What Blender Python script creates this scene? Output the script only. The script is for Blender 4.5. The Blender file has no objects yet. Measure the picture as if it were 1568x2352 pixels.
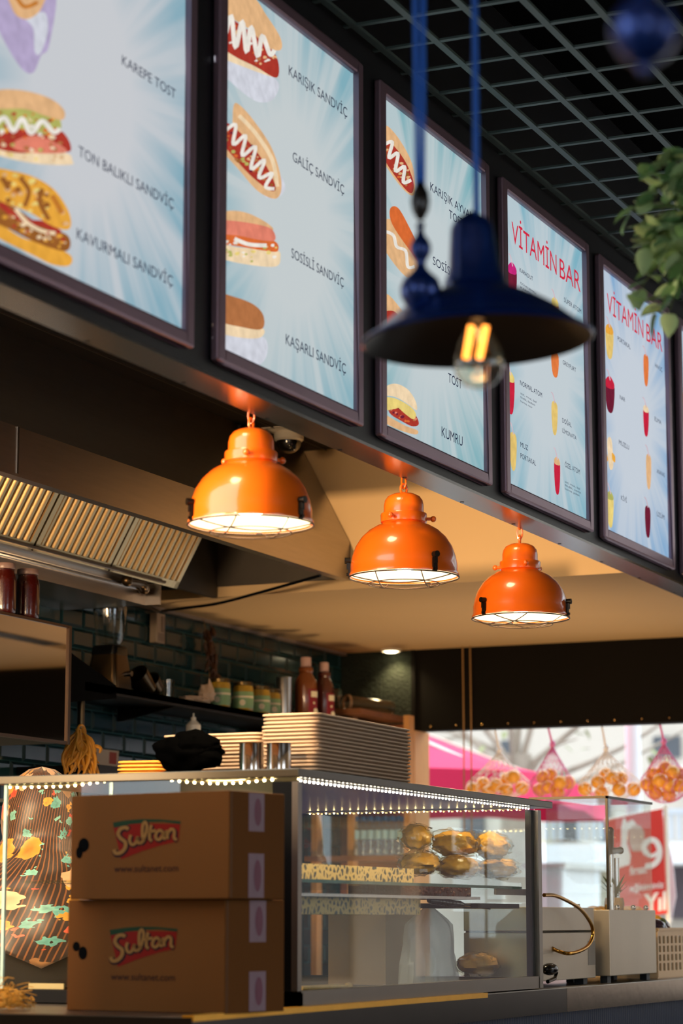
import bpy, bmesh, math, random
from mathutils import Vector as V, Matrix, noise as mnoise
random.seed(7)
S = bpy.context.scene
COL = S.collection

# ------------------------------------------------------------------ camera, light, exposure
FPX = 5553.0
PITCH = math.atan(936.0 / FPX)
YAW = math.radians(24.07)
CAM = V((0, 0, 1.2))
_h = V((-math.sin(YAW), math.cos(YAW), 0))
_R = V((math.cos(YAW), math.sin(YAW), 0))
_F = _h * math.cos(PITCH) + V((0, 0, math.sin(PITCH)))
_U = _R.cross(_F)
cd = bpy.data.cameras.new('camera')
cam = bpy.data.objects.new('camera', cd)
COL.objects.link(cam)
m = Matrix((_R, _U, -_F)).transposed().to_4x4()
m.translation = CAM
cam.matrix_world = m
cd.sensor_fit = 'HORIZONTAL'
cd.sensor_width = 24.0
cd.lens = FPX / 1568 * 24.0
cd.clip_start = 0.05
cd.clip_end = 300
cd.dof.use_dof = True
cd.dof.focus_distance = 7.0
cd.dof.aperture_fstop = 3.2
S.camera = cam
S.view_settings.view_transform = 'Standard'
S.view_settings.look = 'None'
S.view_settings.exposure = 0.0
S.view_settings.gamma = 1.0
S.view_settings.use_curve_mapping = False
S.cycles.use_denoising = True
S.cycles.max_bounces = 10
S.cycles.diffuse_bounces = 4
S.cycles.glossy_bounces = 4
S.cycles.transmission_bounces = 6
S.cycles.transparent_max_bounces = 16
S.cycles.sample_clamp_indirect = 6.0
S.cycles.caustics_reflective = False
S.cycles.caustics_refractive = False

w = bpy.data.worlds.new('sky')
S.world = w
w.use_nodes = True
bg = w.node_tree.nodes['Background']
bg.inputs[0].default_value = (0.80, 0.91, 1.0, 1)
bg.inputs[1].default_value = 4.2

SUN_DIR = V((0.02, 0.998, -0.050)).normalized()      # the way the light travels
sd = bpy.data.lights.new('sun', 'SUN')
sd.energy = 2.3
sd.color = (1.0, 0.66, 0.34)
sd.angle = math.radians(0.8)
so = bpy.data.objects.new('sun', sd)
so.rotation_euler = SUN_DIR.to_track_quat('-Z', 'Y').to_euler()
so.location = (-4, -6, 4)
COL.objects.link(so)


def lamp(kind, name, loc, power, color, size=0.05, direction=None, angle=90, blend=0.5, size_y=None):
    l = bpy.data.lights.new(name, kind)
    l.energy = power
    l.color = color
    if kind == 'AREA':
        l.size = size
        if size_y:
            l.shape = 'RECTANGLE'
            l.size_y = size_y
    else:
        l.shadow_soft_size = size
    if kind == 'SPOT':
        l.spot_size = math.radians(angle)
        l.spot_blend = blend
    o = bpy.data.objects.new(name, l)
    o.location = loc
    if direction is not None:
        o.rotation_euler = V(direction).to_track_quat('-Z', 'Y').to_euler()
    COL.objects.link(o)
    return o


# pixel rays of the photograph, used to place things on real planes in the room
def ray(u, v):
    return _F + _R * ((u - 784) / FPX) + _U * ((1176 - v) / FPX)


def PX(u, v, X):
    r = ray(u, v)
    return CAM + r * (X / r.x)


def PY(u, v, Y):
    r = ray(u, v)
    return CAM + r * (Y / r.y)


def PZ(u, v, Z):
    r = ray(u, v)
    return CAM + r * ((Z - CAM.z) / r.z)


def PD(u, v, d):
    return CAM + ray(u, v) * d


def PPL(u, v, p0, n):
    r = ray(u, v)
    return CAM + r * ((p0 - CAM).dot(n) / r.dot(n))


# warm fill light added out of the frame to the left to brighten the kitchen
def kitchen_fill():
    l = lamp('AREA', 'kitchen fill light', (-3.65, 3.50, 2.12), 105.0, (1.0, 0.70, 0.40), 1.1, (0.06, 1, 0.02), size_y=0.5)
    # fill lights added out of sight behind the counter to lift the low ceiling
    lamp('POINT', 'aisle fill light', (-3.45, 8.75, 0.62), 42.0, (1.0, 0.68, 0.36), 0.15)
    lamp('POINT', 'aisle fill light', (-2.75, 9.25, 0.62), 26.0, (1.0, 0.68, 0.36), 0.15)
    return l


# ------------------------------------------------------------------ materials
def lin(c):
    out = []
    for x in c:
        x = x / 255.0
        out.append(x / 12.92 if x <= 0.04045 else ((x + 0.055) / 1.055) ** 2.4)
    return out


MATS = {}


def mat(name, rgb, rough=0.5, metal=0.0, var=0.08, vscale=9.0, bump=0.0, bscale=60.0, emit=0.0, trans=0.0,
        ior=1.45, coat=0.0, spec=0.5, sss=0.0, stretch=None, alpha=1.0, linear=False):
    if name in MATS:
        return MATS[name]
    mt = bpy.data.materials.new(name)
    mt.use_nodes = True
    nt = mt.node_tree
    b = nt.nodes['Principled BSDF']
    c = list(rgb) if linear else lin(rgb)
    b.inputs['Roughness'].default_value = rough
    b.inputs['Metallic'].default_value = metal
    b.inputs['IOR'].default_value = ior
    b.inputs['Specular IOR Level'].default_value = spec
    b.inputs['Coat Weight'].default_value = coat
    b.inputs['Transmission Weight'].default_value = trans
    b.inputs['Alpha'].default_value = alpha
    tc = nt.nodes.new('ShaderNodeTexCoord')
    nz = nt.nodes.new('ShaderNodeTexNoise')
    nz.inputs['Scale'].default_value = vscale
    nz.inputs['Detail'].default_value = 4
    src = tc.outputs['Object']
    if stretch:
        mp = nt.nodes.new('ShaderNodeMapping')
        mp.inputs['Scale'].default_value = stretch
        nt.links.new(src, mp.inputs[0])
        src = mp.outputs[0]
    nt.links.new(src, nz.inputs['Vector'])
    mx = nt.nodes.new('ShaderNodeMix')
    mx.data_type = 'RGBA'
    mx.inputs[6].default_value = [max(0, x * (1 - var)) for x in c] + [1]
    mx.inputs[7].default_value = [min(1, x * (1 + var)) for x in c] + [1]
    nt.links.new(nz.outputs['Fac'], mx.inputs[0])
    nt.links.new(mx.outputs[2], b.inputs['Base Color'])
    if emit:
        nt.links.new(mx.outputs[2], b.inputs['Emission Color'])
        b.inputs['Emission Strength'].default_value = emit
    if bump:
        n2 = nt.nodes.new('ShaderNodeTexNoise')
        n2.inputs['Scale'].default_value = bscale
        n2.inputs['Detail'].default_value = 3
        nt.links.new(src, n2.inputs['Vector'])
        bp = nt.nodes.new('ShaderNodeBump')
        bp.inputs['Strength'].default_value = bump
        bp.inputs['Distance'].default_value = 0.01
        nt.links.new(n2.outputs['Fac'], bp.inputs['Height'])
        nt.links.new(bp.outputs[0], b.inputs['Normal'])
    MATS[name] = mt
    return mt


def emis(name, rgb, strength=1.0, var=0.06, vscale=25.0):
    """something backlit or glowing: pure emission with a slight mottling"""
    if name in MATS:
        return MATS[name]
    mt = bpy.data.materials.new(name)
    mt.use_nodes = True
    nt = mt.node_tree
    nt.nodes.remove(nt.nodes['Principled BSDF'])
    out = nt.nodes['Material Output']
    e = nt.nodes.new('ShaderNodeEmission')
    e.inputs[1].default_value = strength
    tc = nt.nodes.new('ShaderNodeTexCoord')
    nz = nt.nodes.new('ShaderNodeTexNoise')
    nz.inputs['Scale'].default_value = vscale
    nz.inputs['Detail'].default_value = 3
    nt.links.new(tc.outputs['Object'], nz.inputs['Vector'])
    c = lin(rgb)
    mx = nt.nodes.new('ShaderNodeMix')
    mx.data_type = 'RGBA'
    mx.inputs[6].default_value = [x * (1 - var) for x in c] + [1]
    mx.inputs[7].default_value = [x * (1 + var) for x in c] + [1]
    nt.links.new(nz.outputs['Fac'], mx.inputs[0])
    nt.links.new(mx.outputs[2], e.inputs[0])
    nt.links.new(e.outputs[0], out.inputs[0])
    MATS[name] = mt
    return mt


def thin_glass(name, tint=(1, 1, 1), gain=1.5, ior=1.5, rough=0.0):
    if name in MATS:
        return MATS[name]
    mt = bpy.data.materials.new(name)
    mt.use_nodes = True
    nt = mt.node_tree
    nt.nodes.remove(nt.nodes['Principled BSDF'])
    out = nt.nodes['Material Output']
    t = nt.nodes.new('ShaderNodeBsdfTransparent')
    t.inputs[0].default_value = list(tint) + [1]
    g = nt.nodes.new('ShaderNodeBsdfGlossy')
    g.inputs['Roughness'].default_value = rough
    # reflectance of a pane from both of its sides alike: Schlick on the facing angle
    lw_ = nt.nodes.new('ShaderNodeLayerWeight')
    lw_.inputs[0].default_value = 0.5
    pw = nt.nodes.new('ShaderNodeMath')
    pw.operation = 'POWER'
    pw.inputs[1].default_value = 5.0
    nt.links.new(lw_.outputs['Facing'], pw.inputs[0])
    mu = nt.nodes.new('ShaderNodeMath')
    mu.operation = 'MULTIPLY_ADD'
    mu.use_clamp = True
    mu.inputs[1].default_value = 0.96 * gain * 0.6
    mu.inputs[2].default_value = 0.04 * gain * 0.6
    nt.links.new(pw.outputs[0], mu.inputs[0])
    mx = nt.nodes.new('ShaderNodeMixShader')
    nt.links.new(mu.outputs[0], mx.inputs[0])
    nt.links.new(t.outputs[0], mx.inputs[1])
    nt.links.new(g.outputs[0], mx.inputs[2])
    nt.links.new(mx.outputs[0], out.inputs[0])
    MATS[name] = mt
    return mt


kitchen_fill()

# ------------------------------------------------------------------ mesh builder
def wloc(o):
    p = V((0, 0, 0))
    while o is not None:
        p = p + o.location
        o = o.parent
    return p


def cr(pts, n=6, closed=False):
    """Catmull-Rom smoothing of a polyline"""
    pts = [V(p) for p in pts]
    N = len(pts)
    out = []
    segs = N if closed else N - 1
    for i in range(segs):
        if closed:
            p0, p1, p2, p3 = pts[(i - 1) % N], pts[i], pts[(i + 1) % N], pts[(i + 2) % N]
        else:
            p0, p1, p2, p3 = pts[max(i - 1, 0)], pts[i], pts[i + 1], pts[min(i + 2, N - 1)]
        for k in range(n):
            t = k / n
            out.append(0.5 * ((2 * p1) + (p2 - p0) * t + (2 * p0 - 5 * p1 + 4 * p2 - p3) * t * t
                              + (3 * p1 - p0 - 3 * p2 + p3) * t ** 3))
    if not closed:
        out.append(pts[-1])
    return out


class MB:
    def __init__(s):
        s.v, s.f, s.mi = [], [], []

    def add(s, vs, fs, mi=0):
        o = len(s.v)
        s.v += [V(p) for p in vs]
        s.f += [tuple(i + o for i in f) for f in fs]
        s.mi += [mi] * len(fs)
        return s

    def hexa(s, c, mi=0):
        return s.add(c, [(0, 3, 2, 1), (4, 5, 6, 7), (0, 1, 5, 4), (1, 2, 6, 5), (2, 3, 7, 6), (3, 0, 4, 7)], mi)

    def box(s, a, b, mi=0):
        (x0, y0, z0), (x1, y1, z1) = [(min(p, q)) for p, q in zip(a, b)], [(max(p, q)) for p, q in zip(a, b)]
        return s.hexa([(x0, y0, z0), (x1, y0, z0), (x1, y1, z0), (x0, y1, z0),
                       (x0, y0, z1), (x1, y0, z1), (x1, y1, z1), (x0, y1, z1)], mi)

    def cbox(s, c, d, mi=0):
        c = V(c)
        h = V(d) / 2
        return s.box(c - h, c + h, mi)

    def obox(s, c, ax, ay, az, mi=0):
        """box about c with half-axis vectors"""
        c, ax, ay, az = V(c), V(ax), V(ay), V(az)
        return s.hexa([c - ax - ay - az, c + ax - ay - az, c + ax + ay - az, c - ax + ay - az,
                       c - ax - ay + az, c + ax - ay + az, c + ax + ay + az, c - ax + ay + az], mi)

    def tube(s, path, r, n=8, closed=False, mi=0):
        path = [V(p) for p in path]
        N = len(path)
        rr = r if isinstance(r, (list, tuple)) else [r] * N
        vs, fs = [], []
        prev = None
        for i, p in enumerate(path):
            if closed:
                t = path[(i + 1) % N] - path[(i - 1) % N]
            else:
                t = path[min(i + 1, N - 1)] - path[max(i - 1, 0)]
            if t.length < 1e-9:
                t = V((0, 0, 1))
            t.normalize()
            if prev is None:
                a = t.orthogonal().normalized()
            else:
                a = prev - t * prev.dot(t)
                a = a.normalized() if a.length > 1e-6 else t.orthogonal().normalized()
            prev = a
            b = t.cross(a)
            for k in range(n):
                q = 2 * math.pi * k / n
                vs.append(p + (a * math.cos(q) + b * math.sin(q)) * rr[i])
        for i in range(N if closed else N - 1):
            j = (i + 1) % N
            for k in range(n):
                l = (k + 1) % n
                fs.append((i * n + k, i * n + l, j * n + l, j * n + k))
        if not closed:
            fs.append(tuple(reversed(range(n))))
            fs.append(tuple((N - 1) * n + k for k in range(n)))
        return s.add(vs, fs, mi)

    def cyl(s, p0, p1, r0, r1=None, n=16, mi=0):
        return s.tube([p0, p1], [r0, r0 if r1 is None else r1], n, False, mi)

    def lathe(s, prof, c, n=32, mi=0, mtx=None, sq=1.0):
        """(r, z) profile turned about z at c; a profile point with r = 0 closes to a pole"""
        c = V(c)
        vs, fs, rows = [], [], []
        for r, z in prof:
            if r < 1e-6:
                rows.append([len(vs)])
                vs.append(V((0, 0, z)))
            else:
                rows.append(list(range(len(vs), len(vs) + n)))
                for k in range(n):
                    q = 2 * math.pi * k / n
                    vs.append(V((r * math.cos(q), r * math.sin(q) * sq, z)))
        for a, b in zip(rows, rows[1:]):
            for k in range(n):
                l = (k + 1) % n
                if len(a) == 1 and len(b) == 1:
                    continue
                if len(a) == 1:
                    fs.append((a[0], b[l], b[k]))
                elif len(b) == 1:
                    fs.append((a[k], a[l], b[0]))
                else:
                    fs.append((a[k], a[l], b[l], b[k]))
        if mtx is not None:
            vs = [mtx @ p for p in vs]
        return s.add([p + c for p in vs], fs, mi)

    def ball(s, c, r, nu=16, nv=10, mi=0, nz=0.0, nscale=3.0, seed=0.0, mtx=None):
        r = V((r, r, r)) if not hasattr(r, '__len__') else V(r)
        vs, fs = [], []
        for j in range(nv + 1):
            th = math.pi * j / nv
            for k in range(nu):
                q = 2 * math.pi * k / nu
                d = V((math.sin(th) * math.cos(q), math.sin(th) * math.sin(q), math.cos(th)))
                f = 1.0
                if nz:
                    f += nz * mnoise.noise(d * nscale + V((seed, seed * 1.7, seed * .3)))
                p = V((d.x * r.x, d.y * r.y, d.z * r.z)) * f
                if mtx is not None:
                    p = mtx @ p
                vs.append(V(c) + p)
        for j in range(nv):
            for k in range(nu):
                l = (k + 1) % nu
                fs.append((j * nu + k, (j + 1) * nu + k, (j + 1) * nu + l, j * nu + l))
        return s.add(vs, fs, mi)

    def prism(s, pts, d, mi=0):
        pts = [V(p) for p in pts]
        d = V(d)
        n = len(pts)
        fs = [tuple(reversed(range(n))), tuple(range(n, 2 * n))]
        fs += [(k, (k + 1) % n, n + (k + 1) % n, n + k) for k in range(n)]
        return s.add(pts + [p + d for p in pts], fs, mi)

    def loft(s, rings, mi=0, cap=True):
        n = len(rings[0])
        vs = [p for r in rings for p in r]
        fs = []
        for i in range(len(rings) - 1):
            for k in range(n):
                l = (k + 1) % n
                fs.append((i * n + k, i * n + l, (i + 1) * n + l, (i + 1) * n + k))
        if cap:
            fs.append(tuple(reversed(range(n))))
            fs.append(tuple((len(rings) - 1) * n + k for k in range(n)))
        return s.add(vs, fs, mi)

    def build(s, name, mats, parent=None, smooth=35, bevel=0.0, label=None, origin=None):
        if not isinstance(mats, (list, tuple)):
            mats = [mats]
        if parent is not None:
            o0 = wloc(parent)
        elif origin is not None:
            o0 = V(origin)
        else:
            xs = [p.x for p in s.v]
            ys = [p.y for p in s.v]
            zs = [p.z for p in s.v]
            o0 = V(((min(xs) + max(xs)) / 2, (min(ys) + max(ys)) / 2, min(zs)))
        me = bpy.data.meshes.new(name)
        me.from_pydata([p - o0 for p in s.v], [], s.f)
        for mt in mats:
            me.materials.append(mt)
        me.polygons.foreach_set('material_index', s.mi)
        bm = bmesh.new()
        bm.from_mesh(me)
        bmesh.ops.remove_doubles(bm, verts=bm.verts, dist=1e-6)
        bmesh.ops.recalc_face_normals(bm, faces=bm.faces)
        if bevel:
            es = [e for e in bm.edges if len(e.link_faces) == 2 and e.calc_face_angle(0) > 0.6]
            bmesh.ops.bevel(bm, geom=es, offset=bevel, segments=2, affect='EDGES', profile=0.5)
        bm.to_mesh(me)
        bm.free()
        if smooth:
            me.polygons.foreach_set('use_smooth', [True] * len(me.polygons))
            me.set_sharp_from_angle(angle=math.radians(smooth))
        ob = bpy.data.objects.new(name, me)
        COL.objects.link(ob)
        if parent is not None:
            ob.parent = parent
        else:
            ob.location = o0
        if label:
            ob['label'] = label
        return ob


def tag(o, label, cat, group=None, kind=None):
    o['label'] = label
    o['category'] = cat
    if group:
        o['group'] = group
    if kind:
        o['kind'] = kind
    return o


def struct(o):
    o['kind'] = 'structure'
    return o


def thing(name, label, cat, loc, group=None):
    o = bpy.data.objects.new(name, None)
    o.empty_display_size = 0.05
    COL.objects.link(o)
    o.location = loc
    return tag(o, label, cat, group)


def dup(root, loc, label=None, rotz=0.0, group=None, scale=None):
    r = root.copy()
    COL.objects.link(r)
    r.location = loc
    r.rotation_euler = (root.rotation_euler.x, root.rotation_euler.y, rotz)
    if scale:
        r.scale = scale
    if label:
        r['label'] = label
    if group:
        r['group'] = group
    for ch in list(root.children):
        c = ch.copy()
        COL.objects.link(c)
        c.parent = r
        for g in list(ch.children):
            d = g.copy()
            COL.objects.link(d)
            d.parent = c
    return r


_fc = {}


def text2d(txt, bold=0.0):
    """outline of a line of lettering as flat triangles, scaled so that x runs 0..1 and cap height is 1"""
    key = (txt, bold)
    if key in _fc:
        return _fc[key]
    cu = bpy.data.curves.new('lettering', 'FONT')
    cu.body = txt
    cu.size = 1.0
    cu.offset = bold
    cu.resolution_u = 3
    ob = bpy.data.objects.new('lettering', cu)
    COL.objects.link(ob)
    dg = bpy.context.evaluated_depsgraph_get()
    dg.update()
    me = ob.evaluated_get(dg).to_mesh()
    vs = [v.co.copy() for v in me.vertices]
    fs = [tuple(p.vertices) for p in me.polygons]
    ob.evaluated_get(dg).to_mesh_clear()
    bpy.data.objects.remove(ob)
    bpy.data.curves.remove(cu)
    x0 = min(p.x for p in vs)
    x1 = max(p.x for p in vs)
    cap = 0.72
    vs = [((p.x - x0) / (x1 - x0), p.y / cap) for p in vs]
    _fc[key] = (vs, fs)
    return vs, fs


def put_text(mb, txt, o, xd, yd, mi=0, bold=0.0):
    vs, fs = text2d(txt, bold)
    o, xd, yd = V(o), V(xd), V(yd)
    mb.add([o + xd * x + yd * y for x, y in vs], fs, mi)
    return mb

# ------------------------------------------------------------------ the setting
XT, Y1, YE, ZS, ZG = -4.457, 8.005, 9.97, 2.39, 2.913     # tile wall, drop face, end wall, soffit, kitchen grid
m_paint = mat('beige paint', (212, 178, 132), 0.75, var=0.04, vscale=2.5, bump=0.02, bscale=200)
m_tilef = mat('dark floor tile', (62, 58, 54), 0.35, var=0.15, vscale=3)
m_black = mat('black board', (20, 21, 25), 0.55, var=0.2, vscale=4)
m_blackgloss = mat('black gloss', (14, 14, 16), 0.18, var=0.1)
m_steel = mat('brushed steel', (176, 168, 160), 0.3, metal=1.0, var=0.10, vscale=8, stretch=(1, 1, 12), bump=0.015, bscale=120)
m_steel_dull = mat('dull steel', (150, 143, 132), 0.42, metal=0.85, var=0.12, vscale=7, stretch=(6, 6, 1))
m_pavement = mat('street paving', (150, 146, 142), 0.85, var=0.15, vscale=1.5)
m_plaster = mat('street plaster', (208, 206, 202), 0.9, var=0.06, vscale=0.7)
m_dark = mat('dark void', (5, 5, 6), 0.9, var=0.1, spec=0.05)

struct(MB().box((-4.6, -4, -0.12), (4.2, YE + 0.15, 0)).build('floor', m_tilef))
struct(MB().box((-40, -40, -0.3), (40, 60, -0.12)).build('ground', m_pavement))

# tiled back wall: grout bed and every tile a bevelled face, in running bond
m_grout = mat('teal grout', (18, 74, 72), 0.7, var=0.15, vscale=6)
m_tile = mat('dark teal tile', (28, 58, 62), 0.16, var=0.25, vscale=5)
tw = MB()
tw.box((XT - 0.15, 4.2, 0), (XT, YE, 2.95), 0)
TW_, TH_ = 0.158, 0.0725
for r in range(int(2.9 / TH_)):
    z0 = r * TH_ + 0.002
    off = 0.5 * TW_ if r % 2 else 0
    y = 5.2 - off
    while y < YE:
        a, b = max(y + 0.0015, 5.2), min(y + TW_ - 0.0015, YE - 0.001)
        if b - a > 0.01 and z0 > 0.8:
            zt = z0 + TH_ - 0.003
            x0, x1, c = XT, XT + 0.006, 0.011
            tw.add([(x0, a, z0), (x0, b, z0), (x0, b, zt), (x0, a, zt),
                    (x1, a + c, z0 + c), (x1, b - c, z0 + c), (x1, b - c, zt - c), (x1, a + c, zt - c)],
                   [(0, 1, 5, 4), (1, 2, 6, 5), (2, 3, 7, 6), (3, 0, 4, 7), (4, 5, 6, 7)], 1)
        y += TW_
struct(tw.build('wall_left', [m_grout, m_tile], smooth=0))

# low ceiling over the back of the kitchen with its drop face, carried on under the sign box
sf = MB()
sf.box((XT, Y1, ZS), (-2.495, YE, 3.3))
sf.box((-2.38, 8.47, ZS), (0.5, YE, 2.52))
struct(sf.build('ceiling_low', m_paint, smooth=0))
struct(MB().box((XT, Y1 - 0.01, ZS - 0.012), (XT + 0.03, YE, ZS)).build('trim_1', mat('pale filler', (150, 132, 118), 0.8)))

# open black grid over the kitchen
kg = MB()
kg.box((XT, 4.5, 3.25), (-2.5, Y1 - 0.002, 3.3))
kg.box((XT, 4.5, ZG + 0.004), (-2.5, Y1 - 0.002, ZG + 0.05))
x = XT + 0.1
while x < -2.52:
    kg.box((x - 0.003, 4.5, ZG), (x + 0.003, Y1 - 0.002, ZG + 0.004), 1)
    x += 0.12
struct(kg.build('ceiling_kitchen', [mat('black grid', (16, 14, 13), 0.6), mat('grid runner', (60, 54, 50), 0.4)], smooth=0))

# open grid over the dining side
m_grid = mat('grey grid metal', (92, 112, 112), 0.5, metal=0.3, var=0.1)
dg_ = MB()
GX0, GY0, GDX, GDY = -2.372, 6.714, 0.1515, 0.1893
for i in range(0, 36):
    x = GX0 + i * GDX
    dg_.box((x - 0.0095, 2.6, 3.45), (x + 0.0095, 11.5, 3.458))
for j in range(-22, 26):
    y = GY0 + j * GDY
    dg_.box((-2.40 if y > 2.9 else -2.37, y - 0.0075, 3.451), (3.0, y + 0.0075, 3.457))
struct(dg_.build('ceiling', m_grid, smooth=0))
struct(MB().box((-2.4, 2.4, 3.9), (3.2, 11.8, 4.0)).build('ceiling_slab', m_dark, smooth=0))

# end wall: mossy strip, black bulkhead with its row of rivets, window opening under it, low wall
ew = MB()
ew.box((XT, YE, 0), (-4.105, YE + 0.12, 2.5))
struct(ew.build('wall_end', mat('dark moss', (24, 30, 20), 0.95, var=0.6, vscale=45, bump=0.8, bscale=80), smooth=0))
ZB = 2.028
bk = MB()
bk.box((-4.105, YE, ZB), (0.5, YE + 0.1, 2.5), 0)
bk.box((-4.108, YE - 0.012, ZB), (-4.09, YE, 2.39), 0)
for i in range(14):
    bk.ball((-4.02 + i * 0.1217, YE - 0.002, ZB + 0.018), 0.0045, 8, 6, 1)
struct(bk.build('wall_bulkhead', [mat('bulkhead black', (15, 11, 7), 0.85, var=0.25, vscale=2, spec=0.15), mat('brass rivet', (200, 160, 105), 0.25, metal=1)], smooth=30))
struct(MB().box((-4.105, YE, 0), (0.5, YE + 0.12, 0.9)).build('wall_sill', m_black, smooth=0))
struct(MB().box((-4.125, YE - 0.03, 0.9), (-4.085, YE + 0.14, ZB)).build('window_1', mat('amber wood', (196, 138, 78), 0.5, var=0.2, vscale=12, stretch=(8, 8, 1)), smooth=0))

# light screen added beside the kitchen, room walls behind the camera, neighbouring blocks added to hold back the low sun
hs = MB()
hs.box((-3.30, 3.30, 0), (-2.20, 3.42, 1.66))
hs.box((-4.60, 3.30, 0), (-3.30, 3.42, 1.12))
hs.box((-4.60, 3.30, 1.78), (-2.78, 3.42, 2.665))
hs.box((-4.60, 3.30, 1.12), (-4.05, 3.42, 1.78))
hs.box((-3.30, 3.30, 1.66), (-2.78, 3.42, 1.78))
hs.box((-3.07, 3.42, 0), (-2.99, 4.46, 1.97))
struct(hs.build('wall_light_screen', m_paint, smooth=0))  # unseen wall, shaped to block the sun and the fill light
rw = MB()
rw.box((-2.47, -4, 0), (-2.35, -2.6, 4.0))
rw.box((-2.47, 1.4, 0), (-2.35, 2.9, 4.0))
rw.box((-2.47, -2.6, 0), (-2.35, 1.4, 1.3))
rw.box((-2.47, -2.6, 3.4), (-2.35, 1.4, 4.0))
rw.box((-2.47, 2.9, 3.45), (-2.35, 3.8, 4.0))
struct(rw.build('wall_dining', m_paint, smooth=0))
struct(MB().box((-2.47, -4.12, 0), (0.8, -4, 4.0)).box((0.8, -4.12, 0), (4.2, -4, 0.8)).build('wall_rear', m_paint, smooth=0))
struct(MB().box((-2.47, -4, 3.9), (4.2, 2.4, 4.0)).build('ceiling_rear', m_paint, smooth=0))
rt = MB()
rt.box((4.1, -4, 0), (4.2, 1.5, 4))
rt.box((4.1, 4.5, 0), (4.2, 11.5, 4))
rt.box((4.1, 1.5, 2.9), (4.2, 4.5, 4))
rt.box((4.1, 1.5, 0), (4.2, 4.5, 0.8))
struct(rt.build('wall_right', m_paint, smooth=0))
nb = MB()
nb.box((-16, 4.2, -0.1), (XT - 0.16, YE + 0.1, 12))
nb.box((-16, 4.4, 4.02), (14, 10.1, 12))
nb.box((XT - 0.16, 4.3, 3.32), (-2.5, YE + 0.1, 4.02))
struct(nb.build('wall_sun_block', m_plaster, smooth=0))  # unseen masses added to keep the sun off the street

# ------------------------------------------------------------------ sign box with its steel underside
XS = -2.40
sb = MB()
sb.box((-2.49, 3.0, 2.394), (XS - 0.001, 9.12, 3.9))
struct(sb.build('wall_fascia', mat('fascia black', (16, 18, 25), 0.45, var=0.15), smooth=0))
st = MB()
st.box((-2.492, 3.0, 2.386), (XS + 0.002, 9.12, 2.394), 0)
for i in range(14):
    st.cyl((-2.483, 3.4 + i * 0.43, 2.3845), (-2.483, 3.4 + i * 0.43, 2.3865), 0.006, n=10, mi=1)
m_trim = mat('polished trim', (205, 200, 198), 0.16, metal=1.0, var=0.08, vscale=2.5)
m_under = mat('fascia underside steel', (100, 96, 94), 0.20, metal=0.6, var=0.25, vscale=3.0)
struct(st.build('trim_2', [m_under, m_blackgloss], smooth=0))


def panel_mat(name, base, edge, cy, cz, k):
    """backlit print: pale glow with blue and white rays spreading from one point"""
    mt = bpy.data.materials.new(name)
    mt.use_nodes = True
    nt = mt.node_tree
    N, L = nt.nodes, nt.links
    N.remove(N['Principled BSDF'])
    tc = N.new('ShaderNodeTexCoord')
    sp = N.new('ShaderNodeSeparateXYZ')
    L.new(tc.outputs['Object'], sp.inputs[0])

    def math_(op, a, b=None):
        n = N.new('ShaderNodeMath')
        n.operation = op
        for i, q in enumerate((a, b)):
            if q is None:
                continue
            if isinstance(q, (int, float)):
                n.inputs[i].default_value = q
            else:
                L.new(q, n.inputs[i])
        return n.outputs[0]
    dy = math_('SUBTRACT', sp.outputs[1], cy)
    dz = math_('MULTIPLY', math_('SUBTRACT', sp.outputs[2], cz), 0.85)
    ang = math_('ARCTAN2', dz, dy)
    rad = math_('SQRT', math_('ADD', math_('MULTIPLY', dy, dy), math_('MULTIPLY', dz, dz)))
    cv = N.new('ShaderNodeCombineXYZ')
    L.new(math_('MULTIPLY', ang, k), cv.inputs[0])
    L.new(math_('MULTIPLY', rad, 0.6), cv.inputs[1])
    nz = N.new('ShaderNodeTexNoise')
    nz.inputs['Scale'].default_value = 2.0
    nz.inputs['Detail'].default_value = 2.5
    L.new(cv.outputs[0], nz.inputs['Vector'])
    r1 = N.new('ShaderNodeMapRange')
    r1.inputs[1].default_value, r1.inputs[2].default_value = 0.42, 0.62
    L.new(nz.outputs['Fac'], r1.inputs[0])
    r2 = N.new('ShaderNodeMapRange')
    r2.inputs[1].default_value, r2.inputs[2].default_value = 0.20, 0.46
    L.new(rad, r2.inputs[0])
    f = math_('MULTIPLY', math_('ADD', math_('MULTIPLY', r1.outputs[0], 0.75), 0.25), r2.outputs[0])
    mx = N.new('ShaderNodeMix')
    mx.data_type = 'RGBA'
    mx.inputs[6].default_value = lin(base) + [1]
    mx.inputs[7].default_value = lin(edge) + [1]
    L.new(f, mx.inputs[0])
    e = N.new('ShaderNodeEmission')
    e.inputs[1].default_value = 0.92
    L.new(mx.outputs[2], e.inputs[0])
    L.new(e.outputs[0], N['Material Output'].inputs[0])
    return mt


m_frame = mat('anodised frame', (150, 124, 140), 0.4, metal=0.55, var=0.08)
PY0 = [4.69 + 0.9215 * (k - 1) for k in range(6)]        # left edge of the print of each lit panel
PW, PZ0, PZ1 = 0.742, 2.456, 3.341
PANEL_LAB = [
    'lit menu board of toasted sandwiches with KAVURMALI lettering, first from the left',
    'lit menu board of filled rolls with KARIŞIK lettering, second from the left',
    'lit menu board of hot dogs and a burger with KUMRU lettering, behind the blue lamp',
    'lit VİTAMİN BAR menu board of juice glasses, touching the blue lamp',
    'lit VİTAMİN BAR menu board of fruit shakes beside the hanging green leaves',
    'lit menu board cut off by the right edge, farthest from the camera']
BASE = [(206, 209, 214), (203, 211, 213), (200, 211, 214), (201, 212, 218), (204, 213, 224), (200, 212, 220)]
EDGE = [(126, 172, 190), (132, 178, 192), (128, 180, 190), (130, 182, 200), (128, 172, 212), (130, 175, 205)]
panels = []
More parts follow.
